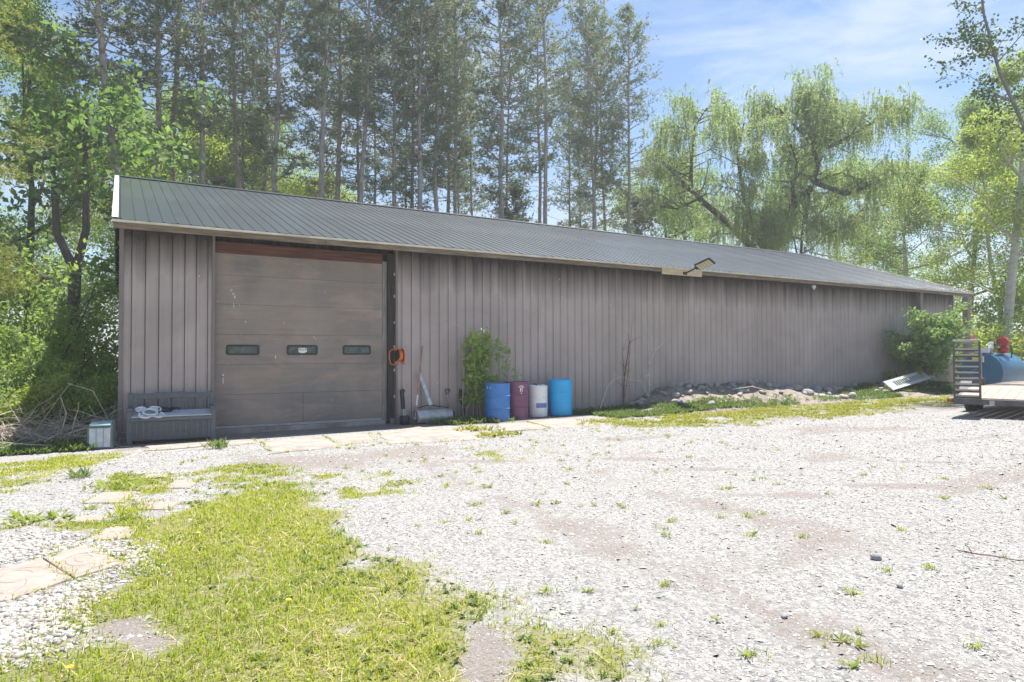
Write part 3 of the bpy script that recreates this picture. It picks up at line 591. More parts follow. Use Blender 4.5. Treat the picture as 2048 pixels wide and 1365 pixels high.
# lobed white ring and black strap bag on the bench
r_ = thing('lobed_ring', 'white plastic ring with four rounded lobes lying on the bench seat', 'ring', (0.50, 13.84, Zg(0.8, 13.7) + 0.535), R(12)); r_.rotation_euler = (R(24), 0, R(12))
def loop(pts, rad, name, mat_, par, seg=8):
    pts = [Vector(p) for p in pts]; m_ = MB(); m_.tube(pts + [pts[0], pts[1]], rad, seg, cap=False); return m_.build(name, mat_, par, smooth=True)
loop([(0.115 * math.cos(t), 0.115 * math.sin(t), 0.03) for t in np.linspace(0, 2 * math.pi, 28, endpoint=False)], 0.02, 'centre_ring', M['white_plastic'], r_)
for k in range(4):
    a = R(45 + 90 * k); c = Vector((math.cos(a) * 0.145, math.sin(a) * 0.145, 0.028)); u = Vector((-math.sin(a), math.cos(a), 0)); v = Vector((math.cos(a), math.sin(a), 0))
    pts = [c + u * (math.cos(t) * 0.095) + v * (math.sin(t) * 0.085 + 0.02) for t in np.linspace(-0.25, math.pi + 0.25, 15)]
    MB().tube(pts, 0.016, 8).build('lobe', M['white_plastic'], r_, smooth=True)
    MB().add([c + Vector((0, 0, -0.012))] + [p + Vector((0, 0, -0.012)) for p in pts], [(0, i, i + 1) for i in range(1, 15)]).build('lobe_plate', M['white_plastic'], r_)
k_ = thing('strap_bundle', 'small crumpled black strap bundle behind the white lobed ring', 'strap', (0.74, 14.0, Zg(0.8, 13.7) + 0.548), R(-12))
rs = random.Random(3)
m_ = MB(); m_.lathe([(0.0, 0), (0.09, 0.0), (0.115, 0.02), (0.10, 0.05), (0.05, 0.07), (0, 0.075)], 14)
m_.v = [(x * 1.25 + rs.uniform(-.012, .012), y * 0.8 + rs.uniform(-.012, .012), max(0, z + rs.uniform(-.008, .008))) for x, y, z in m_.v]
m_.build('pouch', M['black'], k_, smooth=True)
for i in range(3):
    a0 = rs.uniform(-0.5, 0.5); pts = [(-0.1 + 0.06 * j + 0.02 * math.sin(j + i), 0.05 * math.sin(a0 + j * 0.9) - 0.02 * i, 0.045 + 0.03 * math.sin(j * 1.3 + i)) for j in range(7)]
    MB().tube(pts, 0.011, 6).build('strap', M['black'], k_, smooth=True)
# old grey bin leaning by the brush
t = thing('utility_box', 'small grey plastic box with pale front panel beside the barn corner', 'box', (-0.24, 13.55, Zg(-.2, 13.5)), R(-8))
m_ = MB().add([(-.20, -.17, 0), (.20, -.17, 0), (.20, .19, 0), (-.20, .19, 0), (-.185, -.15, .40), (.185, -.15, .40), (.185, .17, .48), (-.185, .17, .48)], [(3, 2, 1, 0), (4, 5, 6, 7), (0, 1, 5, 4), (1, 2, 6, 5), (2, 3, 7, 6), (3, 0, 4, 7)])
m_.build('shell', M['bin_grey'], t, bevel=0.025, seg=2)
for i in range(3): MB().box((-.155 + i * .105, -.185 + .0, .03), (-.155 + i * .105 + .1, -.158, .355), Matrix.Rotation(R(-2.6), 4, 'X')).build('front_panel', M['bin_panel'], t, bevel=0.006)
MB().box((-.15, -.10, .425), (.16, .10, .452), Matrix.Rotation(R(12), 4, 'X')).build('lid', M['aqua'], t, bevel=0.01)
# hose reel on the door jamb
h = thing('hose_reel', 'orange air hose wound on a black reel fixed to the door jamb', 'hose reel', (5.43, 14.18, 1.58))
MB().box((-.03, 0.16, -.06), (.10, 0.19, .17)).build('wall_plate', M['orange'], h, bevel=0.008)
ry = Matrix.Rotation(R(90), 4, 'Y')
for x in (-.055, .055): MB().lathe([(0, 0), (.145, 0), (.15, .008), (0, .014)], 24, M=Matrix.Translation((x, 0, 0)) @ ry).build('flange', M['black'], h, smooth=True)
MB().lathe([(0, 0), (.05, 0), (.05, .1), (0, .1)], 16, M=Matrix.Translation((-.05, 0, 0)) @ ry).build('hub', M['black'], h, smooth=True)
for i in range(4):
    loop([(-.035 + .023 * i, (.115 + .008 * (i % 2)) * math.cos(a), (.115 + .008 * (i % 2)) * math.sin(a)) for a in np.linspace(0, 2 * math.pi, 26, endpoint=False)], .0125, 'hose_coil', M['orange'], h)
loop([(.072, -.01 + .13 * math.cos(a), .16 * math.sin(a) - .02) for a in np.linspace(0, 2 * math.pi, 24, endpoint=False)], .011, 'hose_coil', M['orange'], h)
MB().tube([(-.02, -.12, -.03), (-.10, -.14, -.13), (-.19, -.13, -.21), (-.245, -.10, -.18), (-.265, -.08, -.05), (-.25, -.06, .08), (-.20, -.05, .13), (-.13, -.02, .14), (-.05, 0, .12)], .009, 8).build('hose_loop', M['orange'], h, smooth=True)
MB().tube([(.10, -.02, -.05), (.105, -.02, -.13), (.10, -.02, -.2)], [.014, .014, .01], 8).build('nozzle', M['black'], h, smooth=True)
# lawn roller
rl = thing('lawn_roller', 'galvanised lawn roller drum with a pale upright handle board', 'lawn roller', (6.18, 14.02, Zg(6.2, 14)), R(4))
mr = Matrix.Translation((-.44, 0, .155)) @ Matrix.Rotation(R(90), 4, 'Y')
MB().lathe([(0, .03), (.13, .03), (.14, 0), (.152, 0), (.155, .012), (.153, .44), (.155, .868), (.152, .88), (.14, .88), (.13, .85), (0, .85)], 36, M=mr).build('drum', M['galv'], rl, smooth=True)
MB().tube([(-.47, 0, .155), (-.47, .03, .27), (-.36, .09, .35), (0, .16, .40)], .012, 6).build('yoke_arm', M['rusty'], rl, smooth=True)
MB().tube([(.47, 0, .155), (.47, .03, .25), (.40, .09, .33), (0, .16, .40)], .012, 6).build('yoke_arm', M['rusty'], rl, smooth=True)
MB().bar((0.02, .15, .39), (-.20, .30, 1.13), .085, .035, (0, 1, 0)).build('handle_board', M['bin_panel'], rl, bevel=0.005)
MB().bar((0.0, .19, .45), (-.13, .285, .80), .10, .02, (0, 1, 0)).build('brace', M['galv'], rl)
# long handled tool
th = thing('garden_tool', 'long wooden tool handle with white tape leaning on the siding', 'tool', (5.70, 13.95, Zg(5.7, 14)))
P0, P1 = Vector((0.02, 0.03, 0.10)), Vector((.36, .40, 1.76))
L_ = lambda t: P0 + (P1 - P0) * t
MB().tube([L_(.08), L_(.5), L_(1)], [.017, .017, .015], 10).build('handle', M['handle_wood'], th, smooth=True)
MB().tube([L_(.19), L_(.33)], .0195, 10).build('tape', M['white_plastic'], th, smooth=True)
MB().tube([L_(0), L_(.10)], .02, 10).build('ferrule', M['galv'], th, smooth=True)
MB().add([(-.09, -.02, 0.01), (.09, -.02, 0.01), (.09, .01, 0.01), (-.09, .01, 0.01), (-.07, .02, .12), (.09, .02, .12), (.09, .05, .12), (-.07, .05, .12)], [(3, 2, 1, 0), (4, 5, 6, 7), (0, 1, 5, 4), (1, 2, 6, 5), (2, 3, 7, 6), (3, 0, 4, 7)]).build('head', M['rusty'], th, bevel=0.006)
# black trimmer-like tool in a pot
bt = thing('black_pot', 'squat black plastic pot standing beside the lawn roller', 'pot', (5.52, 14.08, Zg(5.5, 14)))
MB().lathe([(0, 0), (.10, 0), (.115, .02), (.12, .15), (.10, .19), (.07, .20), (.06, .18), (0, .17)], 24).build('pot_body', M['black'], bt, smooth=True)
gl = thing('black_handled_tool', 'black gripped tool standing upright in the black pot', 'tool', (5.52, 14.10, Zg(5.5, 14) + .172))
MB().tube([(-.01, 0, 0), (-.02, .03, .2)], .014, 8).build('shaft', M['galv'], gl, smooth=True)
MB().tube([(.03, 0, 0), (.02, .03, .16)], .012, 8).build('shaft', M['galv'], gl, smooth=True)
MB().tube([(-.02, .03, .17), (-.015, .06, .33), (-.02, .1, .50), (-.01, .11, .58)], [.042, .05, .045, .06], 12).build('grip', M['black'], gl, smooth=True)
MB().tube([(-.06, .1, .57), (0, .11, .60), (.05, .12, .57)], .025, 8).build('grip_end', M['black'], gl, smooth=True)
# shovel and dark sack behind the twigs
sh = thing('shovel', 'rusty shovel with a D handle standing against the siding behind the roller', 'shovel', (6.72, 14.24, Zg(6.7, 14.2)))
MB().tube([(0.03, 0, .02), (-.06, .07, .62)], .015, 8).build('handle', M['twig'], sh, smooth=True)
MB().tube([(-.06, .07, .60), (-.105, .08, .72), (-.10, .08, .735), (.02, .08, .735), (.025, .08, .72), (-.05, .07, .60)], .012, 8).build('grip', M['rusty'], sh, smooth=True)
MB().add([(-.06, -.03, .22), (.09, -.03, .22), (.10, -.02, .05), (.03, -.02, -.01), (-.05, -.02, .05), (.02, 0, .12)], [(0, 1, 5), (1, 2, 5), (2, 3, 5), (3, 4, 5), (4, 0, 5)]).build('blade', M['rusty'], sh)
sk = thing('dark_rod', 'black padded rod standing behind bare twigs by the siding', 'rod', (7.05, 14.22, Zg(7, 14.2)))
MB().tube([(0.02, 0, 0), (0.0, .05, .35), (-.02, .08, .5), (-.03, .1, .72)], [.035, .03, .05, .035], 10).build('padded_rod', M['black'], sk, smooth=True)
MB().tube([(.05, .03, 0), (.07, .09, .7)], .012, 8).build('thin_rod', M['black'], sk, smooth=True)

# drums
def drum(name, label, mat_, loc, r, hgt, steel=True, rot=0.0, tilt=0.0):
    d_ = thing(name, label, 'drum', loc, rot); d_.rotation_euler = (tilt, 0, rot)
    if steel:
        pf = [(0, .02), (r - .02, .02), (r - .012, 0), (r + .004, 0), (r + .004, .018), (r, .025), (r, .033)]
        for z in (hgt * .335, hgt * .665): pf += [(r, z - .030), (r, z - .022), (r + .013, z - .007), (r + .013, z + .007), (r, z + .022), (r, z + .030)]
        pf += [(r, hgt - .033), (r, hgt - .025), (r + .004, hgt - .018), (r + .004, hgt)]
        MB().lathe(pf + [(r - .008, hgt), (r - .01, hgt - .02), (0, hgt - .02)], 48).build('body', mat_, d_, smooth=True)
        MB().lathe([(0, 0), (.03, 0), (.03, .012), (0, .014)], 12, (r * .6, 0, hgt - .02)).build('bung', M['galv'], d_, smooth=True)
    else:
        pf = [(0, 0), (r - .04, 0), (r - .012, .015), (r, .05)]
        for z in (hgt * .36, hgt * .64): pf += [(r + .001, z - .024), (r + .001, z - .012), (r - .006, z - .003), (r - .006, z + .003), (r + .001, z + .012), (r + .001, z + .024)]
        pf += [(r, hgt - .075), (r + .005, hgt - .045), (r + .007, hgt - .02), (r - .01, hgt), (r - .035, hgt), (r - .05, hgt - .03)]
        MB().lathe(pf + [(0, hgt - .03)], 48).build('body', mat_, d_, smooth=True)
        for a in (0.6, 3.6): MB().lathe([(0, 0), (.05, 0), (.05, .025), (.03, .045), (0, .045)], 16, (r * .62 * math.cos(a), r * .62 * math.sin(a), hgt - .03)).build('bung', mat_, d_, smooth=True)
    return d_
def on_drum(d_, name, mat_, r, poly):
    """flat print wrapped on a drum side; poly in (metres round the side, height)"""
    m_ = MB(); n = len(poly)
    m_.add([((r + .0025) * math.sin(s / r), -(r + .0025) * math.cos(s / r), z) for s, z in poly], [tuple(range(n))]); return m_.build(name, mat_, d_)
d1 = drum('steel_drum', 'blue steel drum with two ribs and a small white tag', M['blue_steel'], (7.60, 13.56, Zg(7.6, 13.5)), .288, .875, rot=R(-30))
on_drum(d1, 'tag', M['white_print'], .288, [(-.27, .76), (-.16, .76), (-.16, .81), (-.27, .81)])
d2 = drum('steel_drum', 'maroon steel drum with white emblem between the blue and white drums', M['maroon_steel'], (8.24, 13.78, Zg(8.2, 13.8)), .288, .885, rot=R(-32))
cx = .13
for k in range(5):
    a0, a1 = R(150 - k * 26), R(150 - k * 26 - 20)
    on_drum(d2, 'emblem_print', M['white_print'], .288, [(cx + .085 * math.cos(a0), .72 + .085 * math.sin(a0)), (cx + .085 * math.cos(a1), .72 + .085 * math.sin(a1)), (cx + .062 * math.cos(a1), .72 + .062 * math.sin(a1)), (cx + .062 * math.cos(a0), .72 + .062 * math.sin(a0))])
for pl in ([(-.03, 0), (-.01, 0), (-.01, .10), (-.03, .10)], [(-.01, .085), (.02, .085), (.03, .075), (.035, .1), (-.01, .1)], [(.018, .05), (.036, .05), (.036, .1), (.018, .1)], [(-.01, .045), (.02, .045), (.03, .06), (-.01, .06)], [(.0, .045), (.018, .045), (.04, 0), (.02, 0)], [(-.012, -.045), (.012, -.045), (.012, -.022), (-.012, -.022)]):
    on_drum(d2, 'emblem_print', M['white_print'], .288, [(cx + s, .655 + z) for s, z in pl])
d3 = drum('plastic_drum', 'white plastic drum with a faded blue label band', M['drum_white'], (8.90, 13.86, Zg(8.9, 13.86)), .245, .775, False, rot=R(-33))
m_ = MB(); sa = np.linspace(-.03, .27, 12); m_.add([(.2475 * math.sin(a / .245), -.2475 * math.cos(a / .245), z) for z in (.235, .35) for a in sa], [(i, i + 1, 13 + i, 12 + i) for i in range(11)]); m_.build('label_band', M['blue_print'], d3)
for z, s0, s1 in ((.64, .14, .22), (.60, .16, .22), (.55, .14, .23), (.485, .12, .22), (.43, .10, .22)): on_drum(d3, 'print_line', M['grey_print'], .245, [(s0, z), (s1, z), (s1, z + .008), (s0, z + .008)])
MB().tube([(-.11, -.03, .76), (-.10, -.02, .80), (-.03, 0, .80), (-.02, 0, .76)], .014, 6).build('cap_handle', M['black'], d3, smooth=True)
d4 = drum('plastic_drum', 'light blue plastic drum at the end of the drum row', M['sky_blue'], (9.57, 13.84, Zg(9.6, 13.84)), .29, .90, False, rot=R(-34))

# lamp on the eave
lp = thing('solar_lamp', 'black solar floodlight on an arm above the barn eave', 'lamp', (13.92, 13.865, EAVE_Z - .17)); lp.scale = (.88, .88, .88)
MB().box((-.09, -.02, -.05), (.09, .01, .05)).build('bracket', M['lamp_case'], lp, bevel=0.008)
MB().tube([(0, -.01, 0), (.02, -.10, .03), (.07, -.42, .13)], .026, 10).build('arm', M['lamp_case'], lp, smooth=True)
ax = Vector((.10, -.95, .26)).normalized(); rt = Vector((.87, 0, -.5)); rt = (rt - ax * rt.dot(ax)).normalized(); nn = rt.cross(ax).normalized()
Mh = Matrix(((rt.x, ax.x, nn.x, .075), (rt.y, ax.y, nn.y, -.45), (rt.z, ax.z, nn.z, .14), (0, 0, 0, 1)))
MB().box((-.16, 0, -.03), (.16, .62, .02), Mh).build('housing', M['lamp_case'], lp, bevel=0.012)
MB().box((-.07, -.06, -.03), (.07, 0, .03), Mh).build('socket', M['lamp_case'], lp, bevel=0.008)
sgn = -1 if (nn.z > 0) else 1
for i in range(5):
    y0 = .06 + i * .105
    MB().box((-.13, y0, sgn * .034 - .004), (.13, y0 + .088, sgn * .034 + .004), Mh).build('led_panel', M['led'], lp, bevel=0.002)
sn = thing('eave_sensor', 'small white sensor fixed under the eave right of the floodlight', 'sensor', (19.9, 13.97, EAVE_Z - .20))
MB().box((-.07, -.03, -.10), (.07, .04, 0)).build('case', M['white_plastic'], sn, bevel=0.015)
MB().lathe([(0, 0), (.03, 0), (.035, .02), (.02, .045), (0, .05)], 12, (0, 0, -.145)).build('lens', M['white_plastic'], sn, smooth=True)
fl = thing('ribbon_flag', 'pink ribbon flag tied to the corner post beyond the trailer ramp', 'flag', (31.06, 14.42, 2.1))
MB().add([(0, 0, 0), (.02, -.02, .45), (.10, -.04, .36), (.22, -.05, .20), (.16, -.03, .02), (.07, -.06, -.08), (.10, .01, .2), (.03, 0, -.02)], [(0, 1, 6), (1, 2, 6), (2, 3, 6), (3, 4, 6), (4, 5, 6), (5, 0, 6), (0, 7, 5)]).build('ribbon', M['pink'], fl)
MB().tube([(-.12, 0, .05), (0, 0, .05)], .012, 6).build('knot', M['pink'], fl)

# fallen louvred panel on the weeds
lv = thing('louvred_panel', 'pale aluminium panel with a row of slots lying on the weeds', 'panel', (22.35, 12.80, .34)); lv.rotation_euler = (R(42), R(-7), R(4))
L_p, W_p = 2.75, .42
m_ = MB().box((0, 0, 0), (L_p, .11, .03)); m_.build('frame_rail', M['alu'], lv, bevel=0.004)
MB().box((0, W_p - .11, 0), (L_p, W_p, .03)).build('frame_rail', M['alu'], lv, bevel=0.004)
MB().box((0, .112, 0), (.42, W_p - .112, .03)).build('end_plate', M['alu'], lv, bevel=0.004)
MB().box((L_p - .18, .112, 0), (L_p, W_p - .112, .03)).build('end_plate', M['alu'], lv, bevel=0.004)
MB().box((.42, .115, -.03), (L_p - .18, W_p - .115, -.02)).build('backing', M['black'], lv)
for i in range(15): MB().box((.44 + i * .143, .112, .004), (.44 + i * .143 + .055, W_p - .112, .024)).build('slat', M['alu'], lv)

# ------------------------------------------------------------------ trailer
tr = thing('flatbed_trailer', 'flatbed trailer with plank deck and upright steel loading ramps', 'trailer', (16.8, 8.2, Zg(17, 8)), R(13.2))
TW = 2.05
def dz(x): return .40 + .20 * min(1, x / 1.25)
nb = 9; bw = (TW - .12) / nb
for i in range(nb):
    y0 = -.06 - (i + 1) * bw
    for xa, xb in ((.06, 1.245), (1.255, 6.2)):
        MB().add([(xa, y0 + .004, dz(xa)), (xb, y0 + .004, dz(xb)), (xb, y0 + bw - .004, dz(xb)), (xa, y0 + bw - .004, dz(xa)), (xa, y0 + .004, dz(xa) + .04), (xb, y0 + .004, dz(xb) + .04), (xb, y0 + bw - .004, dz(xb) + .04), (xa, y0 + bw - .004, dz(xa) + .04)],
                 [(3, 2, 1, 0), (4, 5, 6, 7), (0, 1, 5, 4), (1, 2, 6, 5), (2, 3, 7, 6), (3, 0, 4, 7)]).build('plank', M['deck'], tr)
for y in (-.055, -TW):
    for xa, xb in ((0, 1.25), (1.25, 6.25)):
        MB().bar((xa, y + .027, dz(xa) - .02), (xb, y + .027, dz(xb) - .02), .055, .11).build('side_rail', M['steel'], tr)
MB().box((-.05, -TW, .30), (.05, .0, .43)).build('rear_beam', M['steel'], tr, bevel=0.006)
for y in (-.75, -1.45): MB().box((-.055, y - .05, .30), (-.05, y + .05, .41)).build('hinge', M['steel_light'], tr)
MB().box((-.03, .0, .34), (.03, .13, .42)).build('lamp_bracket', M['rusty'], tr)
MB().box((-.05, .03, .35), (-.03, .12, .41)).build('tail_lamp', M['red'], tr, bevel=0.006)
MB().box((6.2, -TW, .46), (6.26, 0, .64)).build('front_beam', M['steel'], tr)
MB().tube([(6.2, -.3, .5), (7.5, -TW / 2, .5)], .045, 6).build('tongue', M['steel'], tr); MB().tube([(6.2, -TW + .3, .5), (7.5, -TW / 2, .5)], .045, 6).build('tongue', M['steel'], tr)
MB().box((7.3, -TW / 2 - .05, .0), (7.4, -TW / 2 + .05, .5)).build('jack', M['steel'], tr)
def ramp(y1):
    y0 = y1 - .54; z0, z1 = .42, 1.74; x = -.02
    for y in (y0 + .02, y1 - .02): MB().box((x - .025, y - .02, z0), (x + .025, y + .02, z1)).build('ramp_rail', M['steel'], tr, bevel=0.004)
    MB().box((x - .03, y0, z1), (x + .03, y1, z1 + .045)).build('ramp_top_bar', M['steel_light'], tr, bevel=0.004)
    for i in range(9):
        z = z0 + .06 + i * .135
        MB().box((x - .03, y0 + .042, z - .004), (x + .02, y1 - .042, z + .034)).build('ramp_bar', M['steel_light'], tr, bevel=0.004)
        MB().box((x + .020, y0 + .042, z - .045), (x + .026, y1 - .042, z - .006)).build('ramp_bar', M['steel'], tr)
ramp(-.005); ramp(-TW + .545)
def wheel(x, y):
    o = bpy.data.objects.new('wheel', None); C.objects.link(o); o.parent = tr; o.location = (x, y, .335)
    Mw = Matrix.Rotation(R(90), 4, 'X')
    MB().lathe([(.19, -.09), (.29, -.10), (.325, -.085), (.337, -.05), (.337, .05), (.325, .085), (.29, .10), (.19, .09), (.19, -.09)], 36, M=Mw).build('tyre', M['rubber'], o, smooth=True)
    MB().lathe([(0, -.03), (.06, -.05), (.07, -.02), (.17, -.03), (.195, -.085), (.195, .085), (0, .06)], 28, M=Mw).build('rim', M['galv'], o, smooth=True)
for x in (2.08, 2.82):
    for y in (.10, -TW - .10): wheel(x, y)
for x in (2.08, 2.82): MB().tube([(x, -TW - .02, .335), (x, .02, .335)], .035, 8).build('axle', M['steel'], tr)
for y0, y1 in ((.0, .24), (-TW - .24, -TW)):
    pf = [(1.55, .52), (1.78, .80), (1.86, .83), (3.04, .83), (3.12, .80), (3.36, .52)]; m_ = MB(); n = len(pf)
    m_.add([(x, y, z) for y in (y0, y1) for x, z in pf] + [(x, y, z - .02) for y in (y0, y1) for x, z in pf], [(i, i + 1, n + i + 1, n + i) for i in range(n - 1)] + [(2 * n + i, 3 * n + i, 3 * n + i + 1, 2 * n + i + 1) for i in range(n - 1)]
           + [(i, 2 * n + i, 2 * n + i + 1, i + 1) for i in range(n - 1)] + [(n + i, n + i + 1, 3 * n + i + 1, 3 * n + i) for i in range(n - 1)])
    yo = y1 - .004 if y0 > -1 else y0 + .004
    m_.add([(x, yo, z - .02) for x, z in pf[1:-1]] + [(3.12, yo, .70), (1.78, yo, .70)], [tuple(range(6))])
    m_.build('fender', M['fender'], tr)

# fuel tank and its pump
tk = thing('fuel_tank', 'blue cylindrical fuel tank lying behind the trailer', 'tank', (24.5, 11.1, Zg(24.5, 11.1)), R(2))
Mt = Matrix.Translation((0, 0, .80)) @ Matrix.Rotation(R(90), 4, 'Y')
MB().lathe([(0, 0), (.60, 0), (.622, .01), (.625, .03), (.625, 1.75), (.62, 1.77), (.60, 1.78), (0, 1.78)], 56, M=Mt).build('shell', M['tank'], tk, smooth=True)
for x in (.3, 1.4): MB().box((x, -.42, 0), (x + .1, .42, .42)).build('cradle', M['steel'], tk)
MB().add([(-.004, .26, 1.10), (-.004, .03, 1.10), (-.004, .03, 1.33), (-.004, .26, 1.33)], [(0, 1, 2, 3)]).build('warning_label', M['yellow'], tk)
MB().add([(-.004, .015, 1.12), (-.004, -.09, 1.12), (-.004, -.09, 1.32), (-.004, .015, 1.32)], [(0, 1, 2, 3)]).build('info_label', M['white_print'], tk)
MB().tube([(-.02, -.02, .45), (-.02, -.03, 1.42)], .018, 6).build('drain_pipe', M['steel_light'], tk)
MB().tube([(-.02, .4, .75), (-.03, .2, .85), (-.02, -.02, .95)], .008, 6).build('hose', M['grey_print'], tk)
MB().tube([(.5, -.1, 1.40), (.5, -.1, 1.62)], .035, 10).build('fill_pipe', M['galv'], tk, smooth=True)
MB().lathe([(0, 0), (.06, 0), (.06, .05), (0, .06)], 14, (.5, -.1, 1.62)).build('fill_cap', M['galv'], tk, smooth=True)
bs = thing('plastic_basin', 'white plastic basin resting on top of the blue tank', 'basin', (24.72, 11.16, Zg(24.5, 11.1) + 1.425), R(2))
MB().lathe([(0, 0), (.20, 0), (.24, .13), (.30, .15), (.30, .17), (.22, .16), (.18, .03), (0, .02)], 24).build('bowl', M['white_plastic'], bs, smooth=True)
MB().lathe([(0, 0), (.07, 0), (.08, .02), (.08, .20), (.06, .24), (0, .25)], 16, (.28, -.14, .12)).build('cup', M['white_plastic'], bs, smooth=True)
pm = thing('fuel_pump', 'red fuel transfer pump mounted on top of the blue tank', 'pump', (25.45, 10.86, Zg(24.5, 11.1) + 1.36), R(2))
MB().tube([(0, 0, 0), (0, 0, .25)], .05, 10).build('riser', M['galv'], pm, smooth=True)
MB().lathe([(0, 0), (.12, .01), (.15, .05), (.15, .16), (.12, .2), (0, .21)], 18, (0, 0, .05)).build('pump_body', M['red'], pm, smooth=True)
MB().lathe([(0, 0), (.13, 0), (.17, .03), (.17, .17), (.13, .21), (0, .22)], 20, M=Matrix.Translation((-.1, 0, .42)) @ ry).build('motor', M['red'], pm, smooth=True)
MB().box((-.14, -.1, .28), (.1, .1, .36)).build('meter', M['red'], pm, bevel=0.02)
MB().tube([(.12, 0, .3), (.3, -.1, .32), (.35, -.12, .1), (.32, -.1, -.2)], .02, 8).build('hose', M['black'], pm, smooth=True)
MB().box((-.62, -.03, .3), (-.14, .03, .36)).build('pipe_arm', M['steel'], pm)

# ------------------------------------------------------------------ stepping stones, loose stones, stick
pav = [([(-0.32, 8.55), (-0.15, 9.10), (0.2, 8.95), (0.05, 8.36)], 'square tan paver in weedy gravel, the most clearly edged of the small pavers'),
       ([(0.49, 9.02), (0.63, 9.52), (0.90, 9.40), (0.76, 8.86)], 'tan paver lying at the lawn edge near the upper weeds'),
       ([(0.28, 9.85), (0.34, 10.16), (0.60, 10.1), (0.54, 9.78)], 'farthest small tan paver, half overgrown near the bench gravel'),
       ([(0.14, 7.93), (0.24, 8.26), (0.58, 8.08), (0.46, 7.70)], 'pale paver beside the lawn just below the square tan paver'),
       ([(-0.39, 7.66), (-0.29, 7.90), (-0.06, 7.72), (-0.16, 7.45)], 'small paver nearly hidden among weeds above the white pebbles'),
       ([(-0.25, 6.80), (-0.05, 7.27), (0.18, 7.08), (0.09, 6.72)], 'worn tan paver with a rounded edge next to the white pebbles')]
for pl, lb in pav:
    cx = sum(p[0] for p in pl) / 4; cy_ = sum(p[1] for p in pl) / 4
    o = MB().prism([(x - cx, y - cy_) for x, y in pl], -.03, .014).build('stepping_stone', M['paver'], None, bevel=0.01, seg=2); o.location = (cx, cy_, Zg(cx, cy_)); tag(o, lb, 'paver', 'small tan stepping stones')
def big_paver(pl, label, arcs):
    cx = sum(p[0] for p in pl) / len(pl); cy_ = sum(p[1] for p in pl) / len(pl)
    t = thing('patterned_paver', label, 'paver', (cx, cy_, Zg(cx, cy_)), 0, 'large patterned pavers')
    MB().prism([(x - cx, y - cy_) for x, y in pl], -.03, .018).build('slab', M['paver'], t, bevel=0.008, seg=2)
    for (ax_, ay, rr, a0, a1) in arcs:
        pts = [(ax_ - cx + rr * math.cos(R(a)), ay - cy_ + rr * 1.5 * math.sin(R(a)), .0185) for a in np.linspace(a0, a1, 12)]
        m_ = MB(); vs = []
        for p in pts: vs += [(p[0] - .003, p[1] - .003, .0192), (p[0] + .003, p[1] + .003, .0192)]
        m_.add(vs, [(2 * i, 2 * i + 2, 2 * i + 3, 2 * i + 1) for i in range(11)]).build('groove', M['old_wood'], t)
big_paver([(-0.95, 6.05), (-0.51, 6.40), (-0.27, 5.72), (-0.60, 5.40), (-0.95, 5.5)], 'large tan patterned paver cut by the left edge, with curved grooves', [(-.62, 5.95, .10, 20, 300), (-.58, 5.85, .2, 60, 250), (-.7, 5.75, .16, 200, 380)])
big_paver([(-0.50, 6.405), (-0.22, 6.66), (0.05, 5.93), (-0.255, 5.71)], 'large tan patterned paver with spiral grooves beside the lawn', [(-.22, 6.2, .06, 0, 330), (-.22, 6.18, .12, 30, 300), (-.2, 6.1, .18, 60, 240), (-.26, 5.98, .12, 180, 350)])

def rock_mesh(seed, sub=2, jitter=0.28, mat_='rock'):
    import bmesh
    bm = bmesh.new(); bmesh.ops.create_icosphere(bm, subdivisions=sub, radius=1.0); rr = random.Random(seed)
    off = [Vector((rr.uniform(-1, 1), rr.uniform(-1, 1), rr.uniform(-1, 1))).normalized() for _ in range(7)]; cut = [rr.uniform(.55, .85) for _ in off]
    for v in bm.verts:
        for d_, c_ in zip(off, cut):
            e = v.co.dot(d_) - c_
            if e > 0: v.co -= d_ * e * .85
        v.co *= 1 + rr.uniform(-.5, .5) * jitter * .3
    me = bpy.data.meshes.new('stone'); bm.to_mesh(me); bm.free(); me.materials.append(M[mat_])
    me.polygons.foreach_set('use_smooth', [sub > 1] * len(me.polygons)); return me
for x, y, s_, lb in ((4.95, 2.98, .045, 'rounded grey rock standing alone on the brown wheel track'), (4.50, 2.55, .026, 'flat dark grey stone nearer the stick than the rounded rock'), (3.42, 2.62, .026, 'dark stone on the worn track low in the yard')):
    o = link('rock', rock_mesh(int(x * 100), 2, .2, 'rock_grey')); o.location = (x, y, Zg(x, y) + s_ * .45); o.scale = (s_, s_ * .8, s_ * .75); o.rotation_euler = (.2, .3, x); tag(o, lb, 'rock')
sk2 = thing('stick', 'thin reddish curved stick lying on the gravel', 'stick', (5.58, 2.62, Zg(5.6, 2.6) + .02))
MB().tube([(0, .10, .02), (.01, .03, .015), (.06, -.03, .01), (.10, -.12, .012), (.12, -.22, .01), (.17, -.3, .012)], [.004, .005, .005, .0045, .004, .003], 7).build('stem', M['vine_rust'], sk2, smooth=True)
MB().tube([(.02, .0, .015), (.03, .03, .05), (.02, .05, .07)], [.005, .004, .003], 6).build('twig', M['vine_rust'], sk2, smooth=True)

